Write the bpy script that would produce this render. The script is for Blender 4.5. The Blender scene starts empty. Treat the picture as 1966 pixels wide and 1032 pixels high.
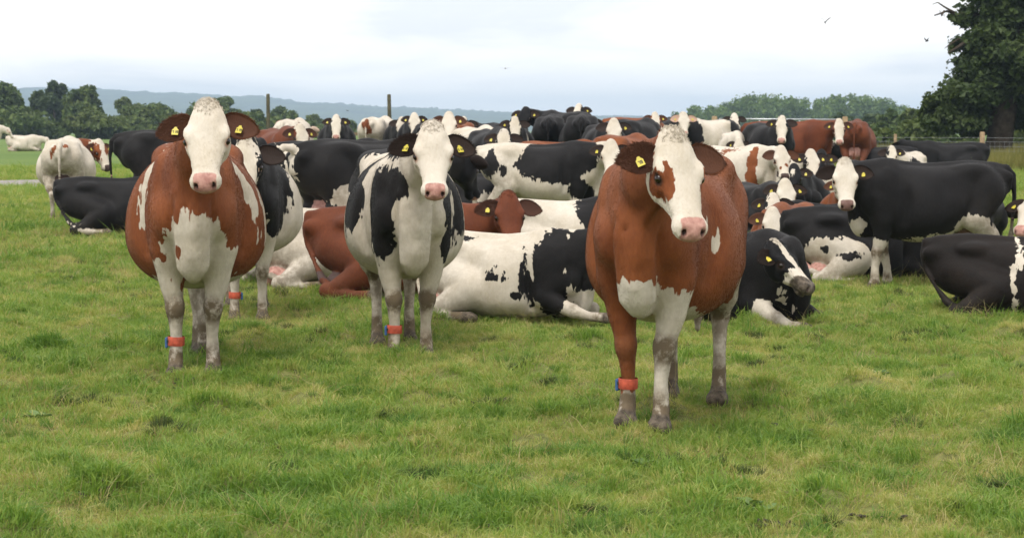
import bpy, math, random, time
import numpy as np
from mathutils import Vector, Matrix

T0 = time.time()
scene = bpy.context.scene
COL = scene.collection
R = math.radians

# ------------------------------------------------------------------ camera
# photograph geometry: 1179 px wide, horizon about 148 px below its top edge, focal length about 2400 of those pixels
FPX, PW, PH, HOR, EYE = 2400.0, 1179.0, 618.3, 148.0, 1.65
cam_data = bpy.data.cameras.new('camera')
cam = bpy.data.objects.new('camera', cam_data)
COL.objects.link(cam)
cam_data.sensor_width = 36.0
cam_data.lens = 36.0 * FPX / PW
cam_data.clip_start = 0.3
cam_data.clip_end = 20000.0
PITCH = math.atan((PH / 2 - HOR) / FPX)
cam.location = (0, 0, EYE)
cam.rotation_euler = (R(90) - PITCH, 0, 0)
cam_data.dof.use_dof = True
cam_data.dof.focus_distance = 13.0
cam_data.dof.aperture_fstop = 8.0
scene.camera = cam

# ------------------------------------------------------------------ sky
SUN_EL, SUN_AZ = R(58), R(205)          # high soft sun behind thin cloud, from behind the camera and to its left
world = bpy.data.worlds.new('World')
scene.world = world
world.use_nodes = True
nt = world.node_tree
nt.nodes.clear()
N, L = nt.nodes.new, nt.links.new
out = N('ShaderNodeOutputWorld')
sky = N('ShaderNodeTexSky'); sky.sky_type = 'NISHITA'; sky.sun_disc = False
sky.sun_elevation = SUN_EL; sky.sun_rotation = SUN_AZ
bg_sky = N('ShaderNodeBackground'); bg_sky.inputs['Strength'].default_value = 0.12
L(sky.outputs['Color'], bg_sky.inputs['Color'])
geo = N('ShaderNodeTexCoord')
sep = N('ShaderNodeSeparateXYZ'); L(geo.outputs['Generated'], sep.inputs['Vector'])
zc = N('ShaderNodeMath'); zc.operation = 'MAXIMUM'; zc.inputs[1].default_value = 0.0; L(sep.outputs['Z'], zc.inputs[0])
zd = N('ShaderNodeMath'); zd.operation = 'ADD'; zd.inputs[1].default_value = 0.14; L(zc.outputs[0], zd.inputs[0])
vx = N('ShaderNodeMath'); vx.operation = 'DIVIDE'; L(sep.outputs['X'], vx.inputs[0]); L(zd.outputs[0], vx.inputs[1])
vy = N('ShaderNodeMath'); vy.operation = 'DIVIDE'; L(sep.outputs['Y'], vy.inputs[0]); L(zd.outputs[0], vy.inputs[1])
cmb = N('ShaderNodeCombineXYZ'); L(vx.outputs[0], cmb.inputs['X']); L(vy.outputs[0], cmb.inputs['Y'])
noi = N('ShaderNodeTexNoise'); noi.inputs['Scale'].default_value = 1.1; noi.inputs['Detail'].default_value = 7
noi.inputs['Roughness'].default_value = 0.55; noi.inputs['Distortion'].default_value = 0.5
L(cmb.outputs[0], noi.inputs['Vector'])
ramp = N('ShaderNodeValToRGB')
e = ramp.color_ramp.elements
e[0].position = 0.34; e[0].color = (0.72, 0.725, 0.75, 1)
e[1].position = 0.62; e[1].color = (1.05, 1.0, 0.95, 1)
m_ = e.new(0.47); m_.color = (0.92, 0.89, 0.87, 1)
L(noi.outputs['Fac'], ramp.inputs['Fac'])
bg_cloud = N('ShaderNodeBackground'); bg_cloud.inputs['Strength'].default_value = 0.82
L(ramp.outputs['Color'], bg_cloud.inputs['Color'])
mixw = N('ShaderNodeMixShader'); mixw.inputs['Fac'].default_value = 0.93
L(bg_sky.outputs[0], mixw.inputs[1]); L(bg_cloud.outputs[0], mixw.inputs[2])
L(mixw.outputs[0], out.inputs['Surface'])

# ------------------------------------------------------------------ sun (veiled by cloud)
sun_data = bpy.data.lights.new('sun', 'SUN')
sun_data.energy = 1.5
sun_data.angle = R(12)
sun_data.color = (1.0, 0.965, 0.90)
sun = bpy.data.objects.new('sun', sun_data)
COL.objects.link(sun)
# nishita: rotation 0 puts the sun at +Y, turning clockwise seen from above
sdir = Vector((math.sin(SUN_AZ) * math.cos(SUN_EL), math.cos(SUN_AZ) * math.cos(SUN_EL), math.sin(SUN_EL)))
sun.rotation_euler = (-sdir).to_track_quat('-Z', 'Y').to_euler()
sun.location = sdir * 50 + Vector((0, 20, 0))

# ------------------------------------------------------------------ exposure
vs = scene.view_settings
vs.view_transform = 'Standard'; vs.look = 'None'; vs.gamma = 1.0; vs.exposure = 0.90
vs.use_curve_mapping = False
scene.render.engine = 'CYCLES'
scene.cycles.use_denoising = True
scene.cycles.max_bounces = 6
scene.cycles.diffuse_bounces = 3
scene.cycles.glossy_bounces = 2
scene.cycles.transmission_bounces = 3
scene.cycles.volume_bounces = 0
scene.cycles.transparent_max_bounces = 4


# ------------------------------------------------------------------ helpers
def sstep(a, b, x):
    t = np.clip((x - a) / (b - a), 0, 1)
    return t * t * (3 - 2 * t)

def wob(x, y, s, seed):
    """cheap smooth noise of two coordinates, about -1..1"""
    r = np.random.RandomState(seed)
    v = 0
    for i in range(5):
        a = r.uniform(0, 6.283); f = s * r.uniform(0.6, 1.6); p = r.uniform(0, 6.283)
        v = v + np.sin((x * math.cos(a) + y * math.sin(a)) * f + p)
    return v / 3.2

def terrain(x, y):
    x = np.asarray(x, float); y = np.asarray(y, float)
    z = 0.50 * sstep(20, 66, y)
    z = z + 0.035 * wob(x, y, 1.5, 11) * sstep(4, 8, y) * (1 - sstep(60, 120, y))
    near = 1 - sstep(25, 50, y)
    z = z + 0.016 * wob(x, y, 5.0, 12) * near + 0.055 * np.clip(wob(x, y, 7.5, 13), 0, 1.3) ** 2 * near
    z = z - 14.0 * sstep(420, 900, y) * 0.12
    return z

def gz(x, y):
    return float(terrain(x, y))

def at(px, d):
    """point on the ground seen in photo column px at distance d"""
    x = (px - PW / 2) / FPX * d
    return Vector((x, d, gz(x, d)))

def tag(o, label=None, cat=None, group=None, kind=None):
    if label: o['label'] = label
    if cat: o['category'] = cat
    if group: o['group'] = group
    if kind: o['kind'] = kind
    return o

def mesh_np(name, V, F4=None, F3=None, smooth=True):
    """mesh from numpy arrays of vertices, quads and triangles"""
    me = bpy.data.meshes.new(name)
    V = np.asarray(V, np.float32)
    F4 = np.zeros((0, 4), np.int32) if F4 is None or len(F4) == 0 else np.asarray(F4, np.int32)
    F3 = np.zeros((0, 3), np.int32) if F3 is None or len(F3) == 0 else np.asarray(F3, np.int32)
    me.vertices.add(len(V)); me.vertices.foreach_set('co', V.ravel())
    n4, n3 = len(F4), len(F3)
    me.loops.add(4 * n4 + 3 * n3)
    me.loops.foreach_set('vertex_index', np.concatenate([F4.ravel(), F3.ravel()]).astype(np.int32))
    me.polygons.add(n4 + n3)
    st = np.concatenate([np.arange(n4) * 4, 4 * n4 + np.arange(n3) * 3]).astype(np.int32)
    me.polygons.foreach_set('loop_start', st)
    me.polygons.foreach_set('use_smooth', np.full(n4 + n3, smooth, dtype=bool))
    me.update(calc_edges=True)
    return me

def link(name, me, mat=None, parent=None):
    o = bpy.data.objects.new(name, me)
    COL.objects.link(o)
    if mat is not None:
        me.materials.clear(); me.materials.append(mat)
    if parent is not None:
        o.parent = parent
    return o

def fattr(me, name, arr):
    a = me.attributes.new(name, 'FLOAT', 'POINT')
    a.data.foreach_set('value', np.asarray(arr, np.float32))

class MB:
    """collects tubes and boxes into one mesh"""
    def __init__(self): self.V = []; self.F = []; self.n = 0
    def add(self, V, F):
        self.V.append(np.asarray(V, float)); self.F.append(np.asarray(F, int) + self.n); self.n += len(V)
    def box(self, c, s, rz=0.0):
        c = np.array(c); sx, sy, sz = [v / 2 for v in s]
        P = np.array([[x, y, z] for x in (-sx, sx) for y in (-sy, sy) for z in (-sz, sz)])
        cr, sr = math.cos(rz), math.sin(rz)
        P = np.stack([P[:, 0] * cr - P[:, 1] * sr, P[:, 0] * sr + P[:, 1] * cr, P[:, 2]], 1) + c
        self.add(P, [[0, 1, 3, 2], [4, 6, 7, 5], [0, 4, 5, 1], [2, 3, 7, 6], [0, 2, 6, 4], [1, 5, 7, 3]])
    def tube(self, pts, rad, n=8, cap=True):
        P = [np.array(p, float) for p in pts]; m = len(P)
        rad = [rad] * m if np.isscalar(rad) else rad
        rings = []
        ref = np.array([0.31, 0.17, 0.93])
        for i in range(m):
            t = P[min(i + 1, m - 1)] - P[max(i - 1, 0)]
            t = t / (np.linalg.norm(t) + 1e-9)
            u = np.cross(t, ref)
            if np.linalg.norm(u) < 0.1: u = np.cross(t, np.array([1.0, 0, 0]))
            u /= np.linalg.norm(u); v = np.cross(t, u)
            a = np.arange(n) * 2 * math.pi / n
            rings.append(P[i] + rad[i] * (np.cos(a)[:, None] * u + np.sin(a)[:, None] * v))
        V = np.concatenate(rings)
        F = []
        for i in range(m - 1):
            for j in range(n):
                k = (j + 1) % n
                F.append([i * n + j, i * n + k, (i + 1) * n + k, (i + 1) * n + j])
        if cap:
            V = np.concatenate([V, [P[0]], [P[-1]]])
            for j in range(n):
                k = (j + 1) % n
                F.append([m * n, m * n, k, j]); F.append([m * n + 1, m * n + 1, (m - 1) * n + j, (m - 1) * n + k])
        self.add(V, F)
    def build(self, name, mat=None, parent=None, smooth=True):
        V = np.concatenate(self.V); F = np.concatenate(self.F)
        tri = F[:, 0] == F[:, 1]
        me = mesh_np(name, V, F[~tri], F[tri][:, 1:], smooth)
        return link(name, me, mat, parent)


# ------------------------------------------------------------------ materials
def new_mat(name):
    m = bpy.data.materials.new(name); m.use_nodes = True
    t = m.node_tree; t.nodes.clear()
    o = t.nodes.new('ShaderNodeOutputMaterial'); b = t.nodes.new('ShaderNodeBsdfPrincipled')
    t.links.new(b.outputs[0], o.inputs['Surface'])
    return m, t, b, o

def nd(t, typ, **kw):
    n = t.nodes.new(typ)
    for k, v in kw.items():
        if k in n.inputs.keys() if hasattr(n.inputs, 'keys') else False: n.inputs[k].default_value = v
        else: setattr(n, k, v)
    return n

def mixc(t, fac, a, b, typ='MIX'):
    n = t.nodes.new('ShaderNodeMix'); n.data_type = 'RGBA'; n.blend_type = typ
    for sock, v in ((n.inputs[0], fac), (n.inputs[6], a), (n.inputs[7], b)):
        if isinstance(v, bpy.types.NodeSocket): t.links.new(v, sock)
        elif isinstance(v, (tuple, list)): sock.default_value = tuple(v) + ((1,) if len(v) == 3 else ())
        else: sock.default_value = v
    return n.outputs[2]

def mth(t, op, a, b=None, c=None, clamp=False):
    n = t.nodes.new('ShaderNodeMath'); n.operation = op; n.use_clamp = clamp
    for i, v in enumerate((a, b, c)):
        if v is None: continue
        if isinstance(v, bpy.types.NodeSocket): t.links.new(v, n.inputs[i])
        else: n.inputs[i].default_value = v
    return n.outputs[0]

def noise(t, vec, scale, detail=3, rough=0.55, dist=0.0):
    n = t.nodes.new('ShaderNodeTexNoise')
    n.inputs['Scale'].default_value = scale; n.inputs['Detail'].default_value = detail
    n.inputs['Roughness'].default_value = rough; n.inputs['Distortion'].default_value = dist
    if vec is not None: t.links.new(vec, n.inputs['Vector'])
    return n.outputs['Fac']

def ramp_of(t, fac, stops):
    n = t.nodes.new('ShaderNodeValToRGB')
    while len(n.color_ramp.elements) < len(stops): n.color_ramp.elements.new(0.5)
    for el, (p, c) in zip(n.color_ramp.elements, stops):
        el.position = p; el.color = tuple(c) + (1,) if len(c) == 3 else c
    t.links.new(fac, n.inputs['Fac'])
    return n.outputs['Color']

def bump(t, b, height, strength=0.3, dist=0.01):
    n = t.nodes.new('ShaderNodeBump')
    n.inputs['Strength'].default_value = strength; n.inputs['Distance'].default_value = dist
    t.links.new(height, n.inputs['Height']); t.links.new(n.outputs[0], b.inputs['Normal'])

def simple_mat(name, c, rough=0.7, metal=0.0, var=0.25, scale=8.0, spec=0.3, bmp=0.0):
    m, t, b, o = new_mat(name)
    tc = t.nodes.new('ShaderNodeTexCoord').outputs['Object']
    f = noise(t, tc, scale, 4)
    lo = tuple(v * (1 - var) for v in c); hi = tuple(min(1, v * (1 + var)) for v in c)
    t.links.new(ramp_of(t, f, [(0.3, lo), (0.7, hi)]), b.inputs['Base Color'])
    b.inputs['Roughness'].default_value = rough; b.inputs['Metallic'].default_value = metal
    b.inputs['Specular IOR Level'].default_value = spec
    if bmp: bump(t, b, noise(t, tc, scale * 4, 4), bmp, 0.01)
    return m

# ------------------------------------------------------------------ cattle: materials
def coat_material(name, dark, dark2, white=(0.60, 0.545, 0.465)):
    """coat: attribute 'coat' > 0 is coloured hair, < 0 white hair; 'skin' pink, 'hoof' horn, 'dirt' mud stains, 'rim' eyelids"""
    m, t, b, o = new_mat(name)
    tcn = t.nodes.new('ShaderNodeTexCoord'); tc = tcn.outputs['Object']
    oi = t.nodes.new('ShaderNodeObjectInfo')
    add = nd(t, 'ShaderNodeVectorMath', operation='ADD'); t.links.new(tc, add.inputs[0]); t.links.new(oi.outputs['Location'], add.inputs[1])
    vec = add.outputs[0]
    def A(n_):
        a = t.nodes.new('ShaderNodeAttribute'); a.attribute_name = n_; return a.outputs['Fac']
    mp = t.nodes.new('ShaderNodeMapping'); mp.inputs['Scale'].default_value = (1, 1, 0.35); t.links.new(vec, mp.inputs['Vector'])
    n1 = noise(t, vec, 9, 2, 0.45); n2 = noise(t, mp.outputs[0], 24, 2, 0.5)
    f = mth(t, 'ADD', A('coat'), mth(t, 'MULTIPLY', mth(t, 'SUBTRACT', n1, 0.5), 0.07))
    f = mth(t, 'ADD', f, mth(t, 'MULTIPLY', mth(t, 'SUBTRACT', n2, 0.5), 0.11))
    f = mth(t, 'MULTIPLY_ADD', f, 190.0, 0.5, clamp=True)
    nb = noise(t, vec, 3.2, 4); nf = noise(t, mp.outputs[0], 60, 3)
    nbf = mth(t, 'ADD', mth(t, 'MULTIPLY', nb, 0.7), mth(t, 'MULTIPLY', nf, 0.3))
    cdark = ramp_of(t, nbf, [(0.33, dark), (0.66, dark2)])
    w0 = tuple(v * k for v, k in zip(white, (0.80, 0.77, 0.70)))
    cwhite = ramp_of(t, nbf, [(0.30, w0), (0.58, white), (0.8, tuple(min(1, v * 1.1) for v in white))])
    c = mixc(t, f, cwhite, cdark)
    nd_ = noise(t, vec, 14, 5, 0.65)
    dm = mth(t, 'MULTIPLY', A('dirt'), mth(t, 'MULTIPLY_ADD', nd_, 3.2, -0.85, clamp=True), clamp=True)
    dm = mth(t, 'MULTIPLY', dm, mth(t, 'MULTIPLY_ADD', f, -0.85, 1.0))
    c = mixc(t, dm, c, (0.135, 0.102, 0.066))
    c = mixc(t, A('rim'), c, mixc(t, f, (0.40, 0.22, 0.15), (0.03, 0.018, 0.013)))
    sk = mth(t, 'ADD', A('skin'), mth(t, 'MULTIPLY', mth(t, 'SUBTRACT', noise(t, vec, 40, 3), 0.5), 0.5))
    skf = mth(t, 'MULTIPLY_ADD', mth(t, 'SUBTRACT', sk, 0.5), 3.0, 0.5, clamp=True)
    skc = t.nodes.new('ShaderNodeAttribute'); skc.attribute_name = 'nose'
    pink = ramp_of(t, noise(t, vec, 28, 3), [(0.35, (0.33, 0.165, 0.135)), (0.68, (0.52, 0.30, 0.25))])
    c = mixc(t, skf, c, mixc(t, skc.outputs['Fac'], pink, (0.07, 0.045, 0.04)))
    c = mixc(t, A('hoof'), c, ramp_of(t, noise(t, vec, 30, 3), [(0.35, (0.045, 0.036, 0.028)), (0.7, (0.15, 0.12, 0.09))]))
    c = mixc(t, A('pit'), c, (0.02, 0.008, 0.006))
    t.links.new(c, b.inputs['Base Color'])
    rr = mth(t, 'MULTIPLY_ADD', skf, -0.22, 0.62)
    t.links.new(rr, b.inputs['Roughness'])
    b.inputs['Specular IOR Level'].default_value = 0.12
    b.inputs['Sheen Weight'].default_value = 0.03; b.inputs['Sheen Roughness'].default_value = 0.5
    hair = noise(t, mp.outputs[0], 120, 2); big = noise(t, vec, 9, 4, 0.6)
    bump(t, b, mth(t, 'ADD', mth(t, 'MULTIPLY', hair, 0.6), big), 0.4, 0.010)
    return m

COAT = {
    'black': coat_material('coat_black_white', (0.0045, 0.0045, 0.0052), (0.0105, 0.0103, 0.0115)),
    'red': coat_material('coat_red_white', (0.120, 0.033, 0.012), (0.225, 0.070, 0.023)),
    'chestnut': coat_material('coat_chestnut', (0.080, 0.022, 0.010), (0.150, 0.042, 0.017)),
    'darkbrown': coat_material('coat_dark_brown', (0.0050, 0.0042, 0.0043), (0.0120, 0.0085, 0.0075)),
}
m_eye, t_, b_, o_ = new_mat('eye_wet')
b_.inputs['Base Color'].default_value = (0.012, 0.006, 0.004, 1); b_.inputs['Roughness'].default_value = 0.12
M_TAG = simple_mat('ear_tag_plastic', (0.50, 0.42, 0.05), 0.45, var=0.12)
M_TAGINK = simple_mat('ear_tag_ink', (0.03, 0.03, 0.025), 0.6)
M_BAND = simple_mat('band_orange', (0.40, 0.075, 0.04), 0.7, var=0.4, scale=30)
M_BLUE = simple_mat('band_blue', (0.045, 0.11, 0.26), 0.45, var=0.15)

# ------------------------------------------------------------------ cattle: shape
def catmull(xs, ys, x):
    """smooth interpolation of section values"""
    xs = np.asarray(xs, float); ys = np.asarray(ys, float)
    m = np.gradient(ys, xs)
    i = np.clip(np.searchsorted(xs, x) - 1, 0, len(xs) - 2)
    h = xs[i + 1] - xs[i]; t = np.clip((x - xs[i]) / h, 0, 1)
    t2 = t * t; t3 = t2 * t
    return ((2 * t3 - 3 * t2 + 1) * ys[i] + (t3 - 2 * t2 + t) * h * m[i] + (-2 * t3 + 3 * t2) * ys[i + 1] + (t3 - t2) * h * m[i + 1])

def smin(a, b, k):
    if k <= 0: return np.minimum(a, b)
    h = np.maximum(k - np.abs(a - b), 0) / k
    return np.minimum(a, b) - h * h * k * 0.25

class Loft:
    """solid swept along local x: half width and upper / lower depth at stations; widest at height zc"""
    def __init__(s, xs, zc, top, bot, ry, M=None, p=2.2, grp='torso', k=0.05, pb=None):
        s.pb = None if pb is None else np.asarray(pb, float)
        s.xs, s.zc, s.top, s.bot, s.ry, s.p, s.grp, s.k = [np.asarray(v, float) for v in (xs, zc, top, bot, ry)] + [p, grp, k]
        s.M = np.eye(4) if M is None else np.array(M); s.Mi = np.linalg.inv(s.M)
        c = np.array([[x, y, z, 1] for x in (s.xs[0] - .08, s.xs[-1] + .08) for y in (-s.ry.max(), s.ry.max()) for z in ((s.zc - s.bot).min(), (s.zc + s.top).max())])
        w = (s.M @ c.T).T[:, :3]; s.lo, s.hi = w.min(0) - 0.03, w.max(0) + 0.03
    def d(s, P):
        q = P @ s.Mi[:3, :3].T + s.Mi[:3, 3]
        x = np.clip(q[:, 0], s.xs[0], s.xs[-1])
        zc = catmull(s.xs, s.zc, x); tp = catmull(s.xs, s.top, x); bt = catmull(s.xs, s.bot, x); ry = catmull(s.xs, s.ry, x)
        dz = q[:, 2] - zc
        rz = np.where(dz > 0, tp, bt)
        p = s.p if s.pb is None else np.where(dz > 0, s.p, catmull(s.xs, s.pb, x))
        f = (np.abs(q[:, 1] / ry) ** p + np.abs(dz / rz) ** p) ** (1 / p)
        r = np.minimum(ry, rz)
        ov = (q[:, 0] - x) / np.maximum(r * 0.55, 0.02)
        f = np.sqrt(f * f + ov * ov)
        return (f - 1) * r

class Tube:
    """tapering limb along a polyline; flat < 1 makes it thinner across 'side'"""
    def __init__(s, pts, rad, grp, k=0.05, side=None, flat=1.0):
        s.p = np.asarray(pts, float); s.r = np.asarray(rad, float); s.grp, s.k = grp, k
        s.side = None if side is None else np.asarray(side, float) / np.linalg.norm(side); s.flat = flat
        rm = s.r.max() * max(1, 1) + 0.03
        s.lo, s.hi = s.p.min(0) - rm, s.p.max(0) + rm
        seg = np.linalg.norm(np.diff(s.p, axis=0), axis=1); s.cum = np.concatenate([[0], np.cumsum(seg)]) / seg.sum()
    def d(s, P, want_t=False):
        best = np.full(len(P), 9.0); bt = np.zeros(len(P))
        for i in range(len(s.p) - 1):
            a, b = s.p[i], s.p[i + 1]; ab = b - a
            t = np.clip(((P - a) @ ab) / (ab @ ab), 0, 1)
            off = P - a - t[:, None] * ab
            if s.side is not None:
                c = off @ s.side
                off = off + (c * (1 / s.flat - 1))[:, None] * s.side
            ts = t * t * (3 - 2 * t) * 0.5 + t * 0.5
            dd = np.linalg.norm(off, axis=1) - (s.r[i] + ts * (s.r[i + 1] - s.r[i]))
            m = dd < best
            best = np.where(m, dd, best); bt = np.where(m, s.cum[i] + t * (s.cum[i + 1] - s.cum[i]), bt)
        return (best, bt) if want_t else best

class Ell:
    """ellipsoid in frame M, may cut instead of add"""
    def __init__(s, c, r, grp, k=0.03, M=None, cut=False, rot=None):
        s.M = np.eye(4) if M is None else np.array(M)
        L_ = np.eye(4); L_[:3, 3] = c
        if rot is not None: L_[:3, :3] = np.array(rot)
        s.M = s.M @ L_; s.Mi = np.linalg.inv(s.M); s.r = np.asarray(r, float); s.grp, s.k, s.cut = grp, k, cut
        rm = s.r.max() * 1.05 + 0.03; cc = s.M[:3, 3]
        s.lo, s.hi = cc - rm, cc + rm
    def d(s, P):
        q = P @ s.Mi[:3, :3].T + s.Mi[:3, 3]
        k0 = np.linalg.norm(q / s.r, axis=1); k1 = np.linalg.norm(q / s.r ** 2, axis=1) + 1e-9
        return k0 * (k0 - 1) / k1

def surface_nets(prims, h):
    lo = np.min([p.lo for p in prims if not getattr(p, 'cut', False)], 0) - 2 * h
    hi = np.max([p.hi for p in prims if not getattr(p, 'cut', False)], 0) + 2 * h
    n = np.ceil((hi - lo) / h).astype(int) + 1
    D = np.full(n, 1.0, np.float32)
    ax = [lo[i] + h * np.arange(n[i]) for i in range(3)]
    for p in prims:
        k = p.k
        a = np.clip(np.floor((p.lo - k - lo) / h).astype(int), 0, n - 1)
        b = np.clip(np.ceil((p.hi + k - lo) / h).astype(int) + 1, 1, n)
        sl = tuple(slice(a[i], b[i]) for i in range(3))
        G = np.stack(np.meshgrid(ax[0][sl[0]], ax[1][sl[1]], ax[2][sl[2]], indexing='ij'), -1).reshape(-1, 3).astype(np.float32)
        v = p.d(G).reshape([b[i] - a[i] for i in range(3)])
        if getattr(p, 'cut', False): D[sl] = -smin(-D[sl], v, k)
        else: D[sl] = smin(D[sl], v, k)
    D[0], D[-1] = 1, 1; D[:, 0] = 1; D[:, -1] = 1; D[:, :, 0] = 1; D[:, :, -1] = 1
    S = D < 0
    c8 = [(i, j, k) for i in (0, 1) for j in (0, 1) for k in (0, 1)]
    cnt = sum(S[i:n[0] - 1 + i, j:n[1] - 1 + j, k:n[2] - 1 + k].astype(np.int8) for i, j, k in c8)
    act = (cnt > 0) & (cnt < 8)
    I = np.argwhere(act)
    vals = np.stack([D[I[:, 0] + i, I[:, 1] + j, I[:, 2] + k] for i, j, k in c8], 1)
    C8 = np.array(c8, float)
    pos = np.zeros((len(I), 3)); c = np.zeros(len(I))
    for a in range(8):
        for b in range(a + 1, 8):
            if np.abs(C8[a] - C8[b]).sum() != 1: continue
            va, vb = vals[:, a], vals[:, b]
            x = (va < 0) != (vb < 0)
            t = np.where(x, va / np.where(x, va - vb, 1), 0)
            pos += np.where(x[:, None], C8[a] + t[:, None] * (C8[b] - C8[a]), 0); c += x
    V = lo + h * (I + pos / c[:, None])
    idx = np.full(n, -1, np.int32); idx[I[:, 0], I[:, 1], I[:, 2]] = np.arange(len(I))
    Q = []
    for axis in range(3):
        s0 = [slice(1, -1)] * 3; s1 = [slice(1, -1)] * 3
        s0[axis] = slice(0, -1); s1[axis] = slice(1, None)
        A, B = S[tuple(s0)], S[tuple(s1)]
        E_ = np.argwhere(A != B)
        inside = A[E_[:, 0], E_[:, 1], E_[:, 2]]
        off = np.ones(3, int); off[axis] = 0
        E_ = E_ + off
        u, w = (axis + 1) % 3, (axis + 2) % 3
        def at_(du, dw):
            J = E_.copy(); J[:, u] -= du; J[:, w] -= dw
            return idx[J[:, 0], J[:, 1], J[:, 2]]
        q = np.stack([at_(1, 1), at_(0, 1), at_(0, 0), at_(1, 0)], 1)
        q[~inside] = q[~inside][:, ::-1]
        Q.append(q)
    Q = np.concatenate(Q); Q = Q[(Q >= 0).all(1)]
    e = np.concatenate([Q[:, [0, 1]], Q[:, [1, 2]], Q[:, [2, 3]], Q[:, [3, 0]]])
    for it, lam in enumerate((0.5, -0.45, 0.35)):
        acc = np.zeros_like(V); deg = np.zeros(len(V))
        for q in range(3):
            acc[:, q] = np.bincount(e[:, 0], V[e[:, 1], q], len(V)) + np.bincount(e[:, 1], V[e[:, 0], q], len(V))
        deg = np.bincount(e.ravel(), minlength=len(V))
        V = V + lam * (acc / np.maximum(deg, 1)[:, None] - V)
    return V, Q

def head_frame(poll, yaw, pitch, roll=0.0, sc=1.0):
    """columns: u (poll to muzzle), w (cow's left), n (out of the forehead)"""
    cy, sy, cp, sp = math.cos(yaw), math.sin(yaw), math.cos(pitch), math.sin(pitch)
    u = np.array([cp * cy, cp * sy, -sp]); w = np.array([-sy, cy, 0.0]); n = np.cross(u, w)
    if roll:
        w, n = w * math.cos(roll) + n * math.sin(roll), n * math.cos(roll) - w * math.sin(roll)
    M = np.eye(4); M[:3, 0] = u * sc; M[:3, 1] = w * sc; M[:3, 2] = n * sc; M[:3, 3] = poll
    return M

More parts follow.
